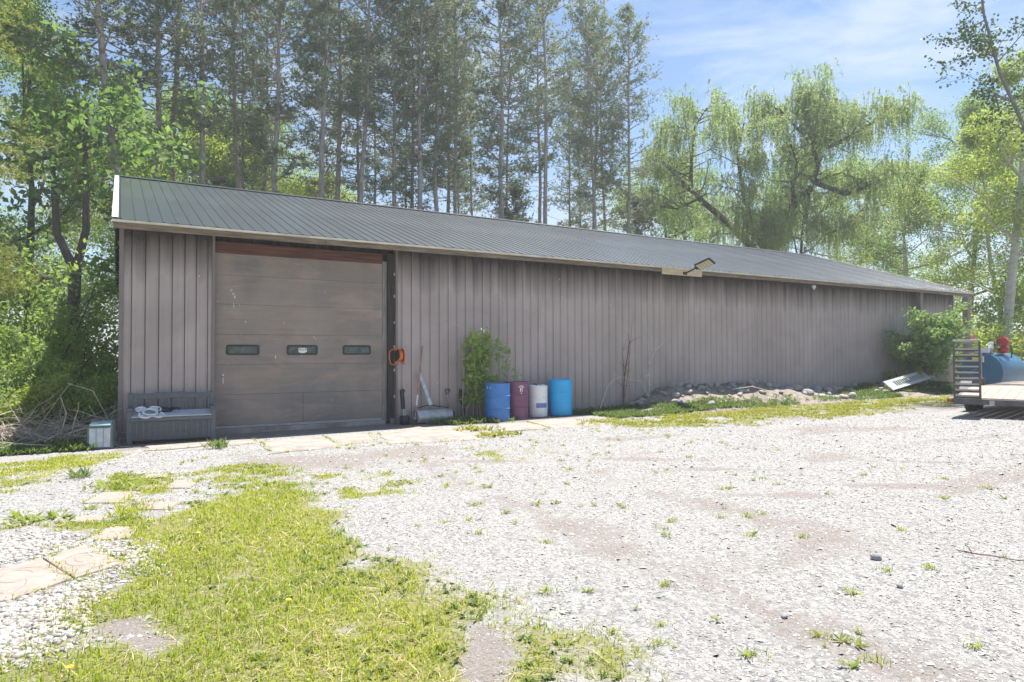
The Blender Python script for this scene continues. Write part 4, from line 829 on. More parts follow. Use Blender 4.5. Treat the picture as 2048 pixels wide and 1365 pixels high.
# ------------------------------------------------------------------ plants: generators
rng = np.random.default_rng(12)
def unit(v): return v / np.maximum(np.linalg.norm(v, axis=-1, keepdims=True), 1e-9)
def leaf_quads(c, a, b):
    """diamond leaves: centre, half-length vector, half-width vector"""
    n = len(c); V = np.stack([c - a, c + b, c + a, c - b], 1).reshape(-1, 3)
    return V, np.arange(4 * n).reshape(n, 4)
def leaf_cloud(cent, rad, per, size, up=0.5, aspect=0.55, seed=0, flat=0.75, droop=0.0):
    """leaves scattered in uneven balls round the given centres"""
    r = np.random.default_rng(seed); cent = np.asarray(cent, float); rad = np.broadcast_to(np.asarray(rad, float), (len(cent),))
    k = np.repeat(np.arange(len(cent)), per); n = len(k)
    d = unit(r.normal(size=(n, 3))); rr = rad[k] * r.random(n) ** 0.45
    c = cent[k] + d * rr[:, None] * np.array([1, 1, flat]); c[:, 2] -= droop * r.random(n) ** 2
    nr = unit(r.normal(size=(n, 3)) + d * 0.5 + np.array([0, 0, up])); t = unit(np.cross(nr, r.normal(size=(n, 3)))); b = np.cross(nr, t)
    s_ = size * r.uniform(0.6, 1.3, n)[:, None]
    V, F = leaf_quads(c, t * s_, b * s_ * aspect)
    shade = np.clip(0.25 + 0.45 * r.random(n) + 0.35 * np.repeat(r.random(len(cent)), per) - 0.1, 0, 1)
    return V, F, shade
def branch_pts(p, d, L, n, bend, r):
    pts = [np.array(p, float)]; d = np.array(d, float)
    for i in range(n):
        d = d + r.normal(size=3) * bend[0] + np.array([0, 0, bend[1]]); d /= np.linalg.norm(d); pts.append(pts[-1] + d * L / n)
    return pts, d
def broad_tree(seed, H, R0, trunk_r, lean=(0, 0), first=0.3, nl=9, leaf=0.13, per=34, spread=1.0, crown_flat=0.8, rad=0.75, aspect=0.6, levels=3):
    r = np.random.default_rng(seed); wood = MB(); tips = []
    tp, d = branch_pts((0, 0, -0.1), (lean[0], lean[1], 1), H * 0.92, 9, (0.05, 0.02), r)
    wood.tube([tuple(p) for p in tp], [trunk_r * (1.25 if i == 0 else (1 - i / 9.6)) for i in range(10)], 9)
    def grow(p, d, L, rr, lv):
        pts, d2 = branch_pts(p, d, L, 4, (0.16, 0.05), r); wood.tube([tuple(q) for q in pts], [rr, rr * .8, rr * .6, rr * .45, rr * .25], 5, cap=False)
        if lv >= levels - 1:
            tips.extend(pts[2:]); return
        for q in range(3 + (lv == 0)):
            i = 1 + int(r.integers(0, 4)); dd = unit(np.array(d2) + r.normal(size=3) * 0.75 * np.array([1, 1, .7])); grow(pts[min(i, 4)], dd, L * r.uniform(.45, .7), rr * .45, lv + 1)
        tips.append(pts[-1])
    for i in range(nl):
        t = first + (0.97 - first) * i / (nl - 1); k = t * 9; p = tp[int(k)] + (tp[min(int(k) + 1, 9)] - tp[int(k)]) * (k - int(k))
        a = i * 2.4 + r.uniform(-.4, .4); prof = math.sin(math.pi * min(1, max(0.12, (t - first) / (1 - first) * 0.8 + 0.25))) ** 0.7
        L = R0 * spread * prof * r.uniform(.75, 1.1); grow(p, unit(np.array([math.cos(a), math.sin(a), r.uniform(.15, .75)])), L, trunk_r * .38, 0)
    tips.append(tp[-1]); tips = np.array(tips)
    V, F, sh_ = leaf_cloud(tips, r.uniform(rad * .6, rad * 1.3, len(tips)), per, leaf, 0.5, aspect, seed + 1, crown_flat)
    return wood, V, F, sh_
def tree_meshes(name, gen, leafm, barkm):
    wood, V, F, sh_ = gen
    return wood.mesh('trunk', M[barkm], True), npmesh('crown', V, F, np.full(len(F), F.shape[1]), M[leafm], sh_)
def put(name, label, cat, meshes, loc, rot=0.0, sc=1.0, group=None, parts=('trunk', 'crown'), tilt=(0, 0)):
    t = thing(name, label, cat, loc, rot, group); t.rotation_euler = (tilt[0], tilt[1], rot); t.scale = (sc, sc, sc) if not hasattr(sc, '__len__') else sc
    for n_, me in zip(parts, meshes): link(n_, me, t)
    return t
def pine_gen(seed, H=24.0, crown0=9.0, rtr=0.17, rmax=2.9, ntuft=2600, dense=1.0, lower=True):
    r = np.random.default_rng(seed); wood = MB()
    pts = [np.array([0.0, 0, -0.2])]; off = np.zeros(2)
    for i in range(1, 13): off = off + r.normal(size=2) * 0.05; pts.append(np.array([off[0], off[1], H * i / 12]))
    wood.tube([tuple(p) for p in pts], [rtr * 1.2] + [rtr * (1 - (i / 12.6)) ** 0.8 for i in range(1, 13)], 10)
    at = lambda z: pts[min(11, int(z / H * 12))] + (pts[min(12, int(z / H * 12) + 1)] - pts[min(11, int(z / H * 12))]) * (z / H * 12 - int(z / H * 12))
    C_, D_ = [], []
    if lower:   # bare dead limbs under the crown
        for i in range(40):
            z = r.uniform(4.0, crown0 + 1); a = r.uniform(0, 6.28); L = r.uniform(.4, 2.2); bp, _ = branch_pts(at(z), (math.cos(a), math.sin(a), r.uniform(-.35, .1)), L, 4, (.18, .0), r)
            wood.tube([tuple(p) for p in bp], [.022, .017, .013, .009, .005], 4, cap=False)
            if r.random() < .6:
                n_ = int(r.integers(4, 14)); C_.append(bp[int(r.integers(2, 5))][None] + r.normal(size=(n_, 3)) * .17); D_.append(unit(r.normal(size=(n_, 3)) + [0, 0, .4]))
    z = crown0
    while z < H - .3:
        u = (z - crown0) / (H - crown0); Rm = rmax * (0.55 + 0.75 * u) * (1 - u ** 3.2) ** 0.8 if u < .98 else .3
        for q in range(int(r.integers(3, 6))):
            a = r.uniform(0, 6.28); L = max(.35, Rm * r.uniform(.55, 1.1)); rise = -0.12 + 0.75 * u + r.uniform(-.1, .15)
            bp, dd = branch_pts(at(min(z + r.uniform(-.15, .15), H - .2)), (math.cos(a), math.sin(a), rise), L, 6, (.09, .055), r)
            wood.tube([tuple(p) for p in bp], [.038, .032, .026, .02, .015, .01, .006], 5, cap=False)
            bp = np.array(bp)
            for j in range(2, 7):      # side shoots carrying the tufts
                for s_ in range(2 if j < 6 else 1):
                    if r.random() > dense * 0.95: continue
                    sd = unit((bp[j] - bp[j - 1]) * 1.2 + r.normal(size=3) * L * .13 + np.array([0, 0, .10])); sl = L * r.uniform(.12, .28)
                    m_ = int(6 + 5 * dense); t = r.uniform(.1, 1.0, m_)[:, None]; c = bp[j] + sd * sl * t + r.normal(size=(m_, 3)) * (.085 + .05 * L / 3)
                    wood.tube([tuple(bp[j]), tuple(bp[j] + sd * sl)], [.009, .004], 3, cap=False)
                    C_.append(c); D_.append(unit(sd + r.normal(size=(m_, 3)) * .55 + np.array([0, 0, .35])))
        z += r.uniform(.38, .62)
    c = np.concatenate(C_); d = np.concatenate(D_)
    if len(c) > ntuft: k = r.choice(len(c), ntuft, replace=False); c, d = c[k], d[k]
    nb_ = 7; k = np.repeat(np.arange(len(c)), nb_); n = len(k)     # needles of a tuft: thin triangles fanning forward
    nd = unit(d[k] + r.normal(size=(n, 3)) * .65); L = r.uniform(.13, .24, n)[:, None]; wv = unit(np.cross(nd, r.normal(size=(n, 3)))) * .020
    V = np.stack([c[k] - wv - nd * .03, c[k] + wv - nd * .03, c[k] + nd * L], 1).reshape(-1, 3); F = np.arange(3 * n).reshape(n, 3)
    sh_ = np.clip(.2 + .35 * r.random(n) + .4 * np.repeat(r.random(len(c)) ** 1.5, nb_), 0, .97); sh_[np.repeat(r.random(len(c)) < .03, nb_)] = 1.0
    return wood, V, F, sh_

# ------------------------------------------------------------------ pines behind the barn
pine = [tree_meshes('pine', pine_gen(100 + i, H, c0, .165, rm_, 2900, dn), 'needle', 'bark_pine') for i, (H, c0, rm_, dn) in enumerate(((25.5, 11.4, 3.0, 1.0), (24.5, 12.4, 3.3, .9), (26, 10.6, 2.9, 1.0), (25, 13.4, 3.5, .9), (24.0, 11.2, 3.2, 1.0), (27, 14.0, 3.3, .9)))]
ORD = 'first second third fourth fifth sixth seventh eighth ninth tenth eleventh twelfth thirteenth fourteenth fifteenth sixteenth seventeenth'.split()
front = [(1.24, 31, 1.12), (1.98, 33, 1.0), (3.15, 31.5, 1.0), (5.15, 34, 1.0), (6.01, 31, 1.05), (7.99, 31, 1.0), (9.56, 34, 1.1), (10.1, 32, .95), (12.1, 32.5, 1.02), (13.57, 32, 1.05), (14.87, 33, 1.05), (16.62, 34, 1.0), (17.74, 31.5, 1.2), (21.2, 32, 1.0), (25.11, 32, .95), (26.25, 34, 1.02), (27.5, 32.3, .95)]
for i, (x, y, s_) in enumerate(front):
    put('pine_tree', f'tall pine, {ORD[i]} of the front row counted from the bench end of the roof', 'pine tree', pine[(i * 5) % 6], (x, y, 0), i * 1.9, (s_, s_, .90 + .055 * ((i * 7) % 4)), 'pines in a row behind the barn', tilt=(R(1.3 * math.sin(i * 2.1)), R(1.2 * math.sin(i * 3.7))))
back = [(5.76, 38), (6.8, 37), (10.31, 40), (13.7, 42), (13.9, 40.5), (17.03, 44), (14.87, 36.5), (17.08, 37), (22.49, 46), (22.8, 43.5), (21.84, 38), (23.14, 36), (28.64, 40), (32.45, 44), (31.2, 38.5)]
for i, (x, y) in enumerate(back):
    s_ = .72 + .06 * ((i * 5) % 4)
    put('pine_tree', f'slender rear pine, {ORD[i]} of the back row from the bench end', 'pine tree', pine[(i * 5 + 2) % 6], (x, y, 0), i * 2.3 + .7, (s_ + .1, s_ + .1, .88 + .06 * (i % 3)), 'slender pines in the back row', tilt=(R(1.5 * math.sin(i * 1.7)), R(1.6 * math.sin(i * 2.9))))
put('pine_tree', 'leaning pine with a thick bare grey trunk at the barn corner above the bench', 'pine tree', pine[3], (0.30, 29.6, 0), 0.0, (1.35, 1.35, .92), None, tilt=(R(0.5), R(-3.4)))
young = tree_meshes('young', pine_gen(140, 11, 3.5, .09, 1.9, 2800, 1.2, False), 'needle', 'bark_dark')
for x, y, s_, lb in ((20.2, 34.5, 1.05, 'short bushy young pine among the trunks above the floodlight side of the roof'), (31.0, 35.2, 1.12, 'young pine at the end of the pine row next to the willow'), (4.4, 36, .95, 'short young pine filling the gap above the garage door'), (22.2, 39.5, .95, 'half hidden young pine behind the bushy one')):
    put('young_pine', lb, 'pine tree', young, (x, y, 0), x, s_)

# ------------------------------------------------------------------ broadleaf trees
bt_a = tree_meshes('a', broad_tree(201, 15, 4.6, .20, leaf=.055, per=86, nl=11), 'leaf', 'bark_dark')
bt_b = tree_meshes('b', broad_tree(202, 13, 4.2, .18, leaf=.055, per=86, nl=10, first=.22), 'leaf_dark', 'bark_dark')
bt_c = tree_meshes('c', broad_tree(203, 14, 4.4, .17, leaf=.055, per=86, nl=11, first=.18), 'leaf_light', 'bark_pale')
for ms, x, y, s_, lb in ((bt_a, -3.2, 32, 1.1, 'dark leafy tree nearest the barn corner at the far side of the brush'), (bt_a, -5.6, 36, 1.15, 'tall green tree filling the upper corner beyond the lawn'), (bt_c, -2.0, 47, 1.1, 'yellow green tree glimpsed behind the leaning pine'),
                         (bt_a, 1.0, 43, 1.2, 'leafy tree behind the first two pines'), (bt_c, 4.2, 43, 1.2, 'light leafy tree behind the pines above the garage door'), (bt_a, 8.0, 46, 1.25, 'leafy tree showing between the fourth and sixth pines'),
                         (bt_a, -8.2, 31, 1.2, 'green leafy tree cut by the edge beside the pale pine boughs'), (bt_c, 6.2, 50, 1.35, 'tall light tree rising behind the fourth pine'), (bt_a, 2.8, 52, 1.4, 'tall tree top between the second and third pines'), (bt_b, 10.2, 53, 1.3, 'dim green tree top between the sixth and seventh pines'), (bt_c, 11.6, 48, 1.15, 'low light green tree low between the middle pine trunks')):
    put('leafy_tree', lb, 'tree', ms, (x, y, 0), x * 1.7, s_, 'leafy trees behind the pines')
for ms, x, y, s_, lb in ((bt_a, 45.8, 33.0, 1.2, 'dark leafy tree just beyond the willow'), (bt_c, 50.0, 27.0, 1.25, 'bright yellow green tree behind the barn end'), (bt_c, 46.0, 19.5, 1.2, 'yellow green tree behind the blue tank'), (bt_a, 57, 27, 1.5, 'tall green tree between willow and aspen, set far back'),
                         (bt_a, 38.5, 41.0, 1.3, 'green tree behind the willow beside the pine row'), (bt_a, 52, 18.5, 1.35, 'leafy tree at the edge behind the fuel pump'), (bt_a, 44.0, 43.0, 1.3, 'leafy tree standing behind the willow trunk'), (bt_c, 56, 36, 1.4, 'light tree far behind the willow crown')):
    put('leafy_tree', lb, 'tree', ms, (x, y, 0), x * 1.3, s_, 'leafy trees beyond the barn end')
# two pale aspens
asp = broad_tree(210, 15, 2.6, .16, lean=(.02, 0), leaf=.075, per=26, nl=9, first=.45)
put('aspen_tree', 'slim aspen with a white trunk rising above the far roof end', 'aspen', tree_meshes('d', asp, 'leaf_dark', 'bark_pale'), (44.2, 24.6, 0), .4, 1.0)
asp2 = tree_meshes('e', broad_tree(214, 19, 3.0, .27, lean=(0.02, 0.0), leaf=.07, per=40, nl=11, first=.36), 'leaf_light', 'bark_pale')
put('aspen_tree', 'thick pale trunked aspen standing behind the blue tank', 'aspen', asp2, (37.4, 16.0, 0), -0.5, 1.0)
# aspen leaning in from the edge: sparse leaves against the sky
def leaning_aspen():
    r = np.random.default_rng(77); wood = MB(); tips = []
    tp = [np.array((-.861 * a_, .508 * a_, z), float) for a_, z in ((0, -.1), (.5, 4), (1.3, 7), (2.3, 9.4), (3.0, 11.0), (3.5, 13.0), (3.7, 15.0), (3.8, 17.0))]
    wood.tube([tuple(p) for p in tp], [.13, .11, .085, .065, .052, .042, .03, .012], 9)
    for i in range(50):
        t = r.uniform(.25, 1) * 7; k = min(6, int(t)); p = tp[k] + (tp[k + 1] - tp[k]) * (t - k); a = r.uniform(0, 6.28); L = r.uniform(.9, 2.3) * (1.25 - t / 14)
        bp, d = branch_pts(p, (math.cos(a), math.sin(a), r.uniform(.0, .8)), L, 5, (.12, .04), r); wood.tube([tuple(q) for q in bp], [.028, .022, .017, .012, .008, .004], 5, cap=False)
        tips += [bp[2], bp[3], bp[4], bp[5]]
        for q in range(4):
            bq, _ = branch_pts(bp[2 + q % 4], unit(np.array(d) + r.normal(size=3) * .8), L * .4, 3, (.15, .02), r); wood.tube([tuple(z) for z in bq], [.011, .008, .006, .003], 4, cap=False); tips += [bq[1], bq[2], bq[3]]
    tips = np.array(tips); V, F, sh_ = leaf_cloud(tips, r.uniform(.18, .42, len(tips)), 8, .052, .2, .85, 78, .9)
    return wood, V, F, sh_
put('aspen_tree', 'leaning aspen with sparse round leaves against the sky at the upper edge', 'aspen', tree_meshes('f', leaning_aspen(), 'leaf_aspen', 'bark_grey'), (28.5, 9.5, Zg(28, 9)), 0, 1.0)

# ------------------------------------------------------------------ willow
def willow():
    r = np.random.default_rng(31); wood = MB(); src = []
    limbs = [([(0, 0), (.1, 3), (-.2, 6), (0, 8.1), (1.3, 9.9), (1.9, 11.2), (3.2, 12.5)], .42, .22), ([(3.2, 12.5), (3.6, 13.8), (3.0, 15.0), (4.2, 16.7), (4.9, 18.0)], .2, .06), ([(1.9, 11.2), (1.8, 12.5), (2.0, 13.9), (1.7, 15.6)], .16, .05),
             ([(0, 8.1), (-1.0, 10.2), (-1.6, 12.1), (-1.7, 14.6), (-1.3, 16.4)], .24, .05), ([(0, 7.6), (-2.6, 10.8), (-4.5, 12.1), (-5.5, 13.1), (-6.8, 14.6), (-8.1, 15.5)], .28, .05), ([(-5.2, 12.8), (-5.2, 14.8), (-4.6, 17.0), (-4.0, 18.3)], .16, .04),
             ([(3.2, 12.5), (5.4, 11.5), (6.3, 11.8), (8.0, 12.4)], .17, .05), ([(4.2, 14.6), (6.0, 15.5), (7.6, 16.2)], .12, .04), ([(3.0, 12.3), (2.6, 10.0), (4.0, 9.2), (5.6, 9.8)], .13, .04), ([(-4.5, 12.1), (-6.2, 11.6), (-7.6, 11.9)], .1, .04), ([(2.9, 15.2), (1.6, 17.0), (.9, 17.6)], .1, .03)]
    for k, (L, r0, r1) in enumerate(limbs):
        dep = r.normal() * 1.2 if k else 0; n = len(L); pts = []
        for i, (a, z) in enumerate(L): pts.append(np.array([a, (dep * i / (n - 1) if k else .3 * i), z]) + (r.normal(size=3) * .12 if 0 < i < n - 1 else 0))
        wood.tube([tuple(p) for p in pts], list(np.linspace(r0, r1, n)), 8)
        for i in range(1 if k else 4, n):
            for q in range(7 if k else 5):
                p = pts[i - 1] + (pts[i] - pts[i - 1]) * r.random(); a = r.uniform(0, 6.28); Lb = r.uniform(1.2, 3.3)
                bp, d = branch_pts(p, unit(np.array([math.cos(a), math.sin(a), r.uniform(.05, .9)])), Lb, 6, (.13, -.03), r)
                wood.tube([tuple(x) for x in bp], [.05, .042, .034, .026, .018, .012, .006], 5, cap=False); src += list(bp[2:])
                for w_ in range(3):
                    bq, _ = branch_pts(bp[3 + w_], unit(np.array(d) + r.normal(size=3) * .9), Lb * .45, 4, (.15, -.08), r); wood.tube([tuple(x) for x in bq], [.02, .016, .012, .008, .004], 4, cap=False); src += list(bq[1:])
    src = np.array(src); ns = 8000; cx_ = np.where(src[:, 0] < -1.2, -4.6, 3.6); w_ = np.clip(((src[:, 0] - cx_) / 3.4) ** 2 + (src[:, 1] / 2.6) ** 2 + ((src[:, 2] - 13.2) / 3.2) ** 2 - .35, .04, 1.6); k = r.choice(len(src), ns, p=w_ / w_.sum()); st_ = src[k] + r.normal(size=(ns, 3)) * .28
    ln = r.gamma(2.0, .52, ns).clip(.3, 3.2); m_ = 21; t = np.linspace(0.02, 1, m_)[None, :, None]; a = r.uniform(0, 6.28, ns)
    out_ = np.stack([np.cos(a), np.sin(a), np.zeros(ns)], 1)[:, None] * (r.uniform(.05, .45, ns)[:, None, None])
    P = st_[:, None] + out_ * np.sqrt(t) - np.array([0, 0, 1.0]) * (ln[:, None, None] * t ** 1.15) + np.array([0, 0, .12]) * np.sin(t * 3.1) + r.normal(size=(ns, m_, 3)) * .03
    c = P.reshape(-1, 3); n = len(c); d = unit(np.array([0, 0, -.8]) + r.normal(size=(n, 3)) * .8); b = unit(np.cross(d, r.normal(size=(n, 3)))); s_ = r.uniform(.07, .13, n)[:, None]
    V, F = leaf_quads(c, d * s_, b * s_ * .24); sh_ = np.clip(.15 + .4 * np.repeat(r.random(ns), m_) + .45 * r.random(n), 0, 1)
    return wood, V, F, sh_
put('willow_tree', 'large weeping willow with dark twisted limbs behind the barn roof', 'willow', tree_meshes('g', willow(), 'willow', 'bark_dark'), (36.2, 28.9, 0), R(-52), (.9, .95, 1.0))

# ------------------------------------------------------------------ side garden: shrubs, boughs, brush
def shrub_gen(seed, w_, h_, n=60, leaf=.07, per=46, stems=9, rad=.32):
    r = np.random.default_rng(seed); wood = MB(); tips = []
    for i in range(stems):
        a = r.uniform(0, 6.28); L = h_ * r.uniform(.65, 1.05); bp, d = branch_pts((r.normal() * .06, r.normal() * .06, -.03), unit(np.array([math.cos(a) * w_ / h_ * .7, math.sin(a) * w_ / h_ * .7, 1])), L, 6, (.1, .0), r)
        wood.tube([tuple(p) for p in bp], [.022, .02, .017, .013, .01, .007, .004], 5, cap=False)
        for q in range(n // stems):
            j = int(r.integers(2, 7)); bq, _ = branch_pts(bp[j], unit(np.array(d) + r.normal(size=3) * .9), L * r.uniform(.12, .34), 3, (.12, .0), r); wood.tube([tuple(p) for p in bq], [.007, .005, .004, .002], 4, cap=False); tips += [bq[-1], bq[1]]
    tips = np.array(tips); V, F, sh_ = leaf_cloud(tips, r.uniform(rad * .6, rad * 1.2, len(tips)), per, leaf, .5, .55, seed + 5, .8); V[:, 2] = np.maximum(V[:, 2], .01)
    return wood, V, F, sh_
sb = [tree_meshes('s', shrub_gen(301, 2.0, 2.6, 70, .05, 30), 'leaf', 'bark_dark'), tree_meshes('s', shrub_gen(302, 2.2, 2.2, 70, .05, 32), 'leaf', 'bark_dark'), tree_meshes('s', shrub_gen(303, 1.8, 1.9, 60, .048, 36), 'leaf_light', 'twig')]
for k, x, y, s_, lb in ((0, -1.05, 17.4, .95, 'dark green shrub pressed against the barn end wall'), (0, -1.9, 19.8, 1.5, 'tall dark shrub behind the brush pile'), (1, -3.3, 23, 1.5, 'green shrub at the back of the lawn opening'), (2, -4.6, 21.5, 1.5, 'pale sunlit shrub at the picture edge beside the lawn'),
                        (1, -1.0, 23, 1.15, 'leafy shrub growing beneath the leaning pine'), (2, -1.0, 20.8, .95, 'small yellow leaved shrub lit by the sun near the dark trunk'), (0, -5.6, 27, 1.9, 'dark shrub deep in the shade at the far side of the lawn'), (1, -2.6, 31, 1.9, 'broad green shrub under the dark leafy tree'),
                        (0, -4.5, 46, 2.0, 'distant shrub closing the end of the sunny lawn'), (1, -2.1, 16.6, .75, 'low green shrub behind the brush pile'), (2, -1.35, 16.4, .7, 'pale low shrub rising out of the dry branches'), (1, -.55, 16.0, .62, 'small green shrub squeezed between brush pile and barn')):
    put('shrub', lb, 'shrub', sb[k], (x, y, 0), x * 3, s_, 'shrubs beside the barn')
for k, x, y, s_, lb in ((2, 33.5, 14.2, 1.6, 'light green shrub behind the corner post'), (1, 36.5, 17.6, 1.8, 'green shrub beyond the barn end wall'), (1, 35.0, 12.6, 1.3, 'shrub growing behind the blue tank'), (0, 42, 18.2, 2.2, 'dark shrub behind the thick aspen'), (2, 33.2, 10.4, 1.1, 'low pale shrub at the edge past the tank')):
    put('shrub', lb, 'shrub', sb[k], (x, y, .2), x * 3, s_, 'shrubs beyond the barn end')
# pale white-pine boughs of a tree standing just outside the left edge
def bough_pine():
    r = np.random.default_rng(61); wood = MB(); wood.tube([(0, 0, -.1), (.05, 0, 6), (0, .05, 13)], [.26, .2, .08], 10); C_, D_ = [], []
    for z, L in ((2.6, 2.7), (3.1, 3.0), (3.5, 2.6), (5.6, 2.3), (6.4, 2.7), (7.2, 2.0), (8.3, 2.4), (9.4, 2.2), (10.3, 1.9), (11.4, 1.4)):
        for q in range(5):
            a = r.uniform(-1.2, 1.2) if q < 4 else r.uniform(0, 6.28); bp, d = branch_pts((0, 0, z), (math.cos(a), math.sin(a), .12), L * r.uniform(.7, 1.05), 7, (.08, -.02), r); wood.tube([tuple(p) for p in bp], [.04, .035, .03, .024, .018, .012, .008, .004], 5, cap=False); bp = np.array(bp)
            for j in range(2, 8):
                for s_ in range(4):
                    sd = unit((bp[j] - bp[j - 1]) * 2 + r.normal(size=3) * np.array([.5, .5, .18])); n = 13; c = bp[j] + sd * r.uniform(.0, .75, n)[:, None] + r.normal(size=(n, 3)) * .06; C_.append(c); D_.append(unit(sd + r.normal(size=(n, 3)) * .6))
    c = np.concatenate(C_); d = np.concatenate(D_); nb_ = 8; k = np.repeat(np.arange(len(c)), nb_); n = len(k); nd = unit(d[k] + r.normal(size=(n, 3)) * .6); L = r.uniform(.08, .15, n)[:, None]; wv = unit(np.cross(nd, r.normal(size=(n, 3)))) * .008
    return wood, np.stack([c[k] - wv, c[k] + wv, c[k] + nd * L], 1).reshape(-1, 3), np.arange(3 * n).reshape(n, 3), np.clip(.2 + .5 * r.random(n) + .3 * np.repeat(r.random(len(c)), nb_), 0, 1)
put('white_pine', 'soft pale green pine boughs reaching in from the picture edge', 'pine tree', tree_meshes('w', bough_pine(), 'needle_lit', 'bark_dark'), (-4.5, 18.2, 0), .1, 1.0)
# forked dark trunk behind the shrubs
fk = thing('forked_tree', 'dark forked tree trunk standing among the shrubs beside the barn', 'tree', (-1.35, 27.5, 0))
MB().tube([(0, 0, -.1), (.04, 0, 1.5), (0, .03, 3.0), (.05, 0, 4.6)], [.27, .22, .20, .19], 10).build('trunk', M['bark_dark'], fk, smooth=True)
MB().tube([(.05, 0, 4.5), (-.5, 0, 5.8), (-.7, .2, 9)], [.16, .12, .06], 8).build('limb', M['bark_dark'], fk, smooth=True)
MB().tube([(.05, 0, 4.5), (.35, 0, 6.0), (.3, -.1, 10)], [.15, .12, .06], 8).build('limb', M['bark_dark'], fk, smooth=True)
V, F, sh_ = leaf_cloud(np.random.default_rng(4).normal(size=(70, 3)) * [1.7, 1.2, 1.3] + [0, 0, 9.2], .8, 40, .13, .5, .6, 9); link('crown', npmesh('crown', V, F, np.full(len(F), 4), M['leaf_dark'], sh_), fk)
# brush pile
bp_ = thing('brush_pile', 'tangled pile of dry branches beside the barn corner', 'brush pile', (-1.0, 14.9, 0)); r = np.random.default_rng(15)
m_ = MB()
for i in range(340):
    p = np.array([r.normal() * .7, r.normal() * .5, abs(r.normal()) * .12]); a = r.uniform(0, 6.28); q, _ = branch_pts(p, unit(np.array([math.cos(a), math.sin(a), r.uniform(-.05, .75)])), r.uniform(.5, 1.5), 5, (.14, -.08), r); q = [np.array([x[0], x[1], max(.01, x[2])]) for x in q]
    m_.tube([tuple(x) for x in q], list(np.linspace(r.uniform(.006, .014), .003, 6)), 4, cap=False)
o = m_.build('twigs', M['twig'], bp_); o['kind'] = 'stuff'
for i, (p0, p1, p2, rr) in enumerate((((-.75, -.9, .05), (-.4, -1.0, .12), (-.05, -1.05, .02), .012), ((.1, -.3, .1), (.2, -.4, .55), (.12, -.5, .85), .009), ((-.35, -.4, .1), (.0, -.35, .7), (.25, -.3, 1.1), .007), ((.9, -.3, .3), (.6, -.35, .95), (.2, -.3, 1.1), .009), ((.5, -.9, .05), (.75, -.85, .35), (.55, -.7, .7), .007))):
    MB().tube([p0, p1, p2], [rr, rr, rr * .6], 7).build('branch', M['twig_pale' if i < 2 else 'twig'], bp_, smooth=True)

# ------------------------------------------------------------------ stony bank along the wall
MX0, MX1 = 11.0, 29.2
def bank_h(x, y):
    x = np.asarray(x, float); y = np.asarray(y, float)
    prof = np.interp(x, [11, 11.8, 12.4, 13, 13.8, 15.2, 17, 18.4, 20, 22, 24.3, 27, 29.2], [.0, .08, .24, .44, .70, .64, .66, .46, .28, .34, .36, .30, .20])
    t = np.clip((y - 12.15 - .2 * np.sin(x * 1.3)) / (14.0 - 12.15), 0, 1)
    return prof * (t ** 1.15) * (0.85 + 0.5 * (fbm(x * 1.8, y * 1.8, 21) - .5)) - 0.015 * (t <= 0)
bx_, by_ = np.meshgrid(np.linspace(MX0, MX1, 150), np.linspace(12.0, 14.385, 26)); bx_, by_ = bx_.ravel(), by_.ravel()
bz_ = zg(bx_, by_) + bank_h(bx_, by_) + .03 * (fbm(bx_ * 5, by_ * 5, 33) - .5) * (by_ > 12.3); bz_[by_ < 12.06] -= .05
i0 = (np.arange(25)[:, None] * 150 + np.arange(149)[None]).ravel(); q_ = np.stack([i0, i0 + 1, i0 + 151, i0 + 150], 1)
bank = link('earth_bank', npmesh('earth_bank', np.stack([bx_, by_, bz_], 1), q_, np.full(len(q_), 4), M['soil'], smooth=True)); tag(bank, 'bank of soil and field stones piled along the barn wall', kind='structure')
Zb = lambda x, y: float(zg(x, y) + bank_h(x, y))
rocks = [rock_mesh(400 + i, 2, .25) for i in range(7)] + [rock_mesh(420 + i, 2, .2, 'rock_grey') for i in range(2)]
rr = random.Random(44)
spots_ = [(13.55, 14.05, .16), (13.75, 13.9, .13), (15.0, 14.0, .15), (16.4, 14.1, .13), (16.8, 14.0, .17), (17.1, 14.05, .15), (18.5, 13.7, .24), (18.9, 13.9, .16), (19.2, 13.95, .13), (19.8, 13.9, .30), (20.3, 13.75, .22), (22.3, 13.2, .13), (23.0, 13.3, .2), (25.2, 13.2, .17), (25.6, 13.15, .14), (18.3, 13.1, .22), (18.5, 12.75, .17), (19.4, 12.65, .2), (19.9, 12.7, .22), (18.9, 12.6, .14), (11.55, 12.75, .12)]
spots = [(x, y, s_ * .78) for x, y, s_ in spots_]
while len(spots) < 190:
    x = rr.uniform(12.0, 21.5) if rr.random() < .85 else rr.uniform(21.5, 27); y = 14.2 - abs(rr.gauss(0, .55))
    if y > 12.5: spots.append((x, y, rr.choice((.05, .06, .07, .08, .1, .12))))
for x, y, s_ in spots:
    o = link('stone', rocks[rr.randrange(9)], bank); o.location = (x, y, Zb(x, y) + s_ * .30); o.scale = (s_ * rr.uniform(.85, 1.3), s_ * rr.uniform(.8, 1.1), s_ * rr.uniform(.6, .85)); o.rotation_euler = (rr.uniform(-.4, .4), rr.uniform(-.4, .4), rr.uniform(0, 6.28))

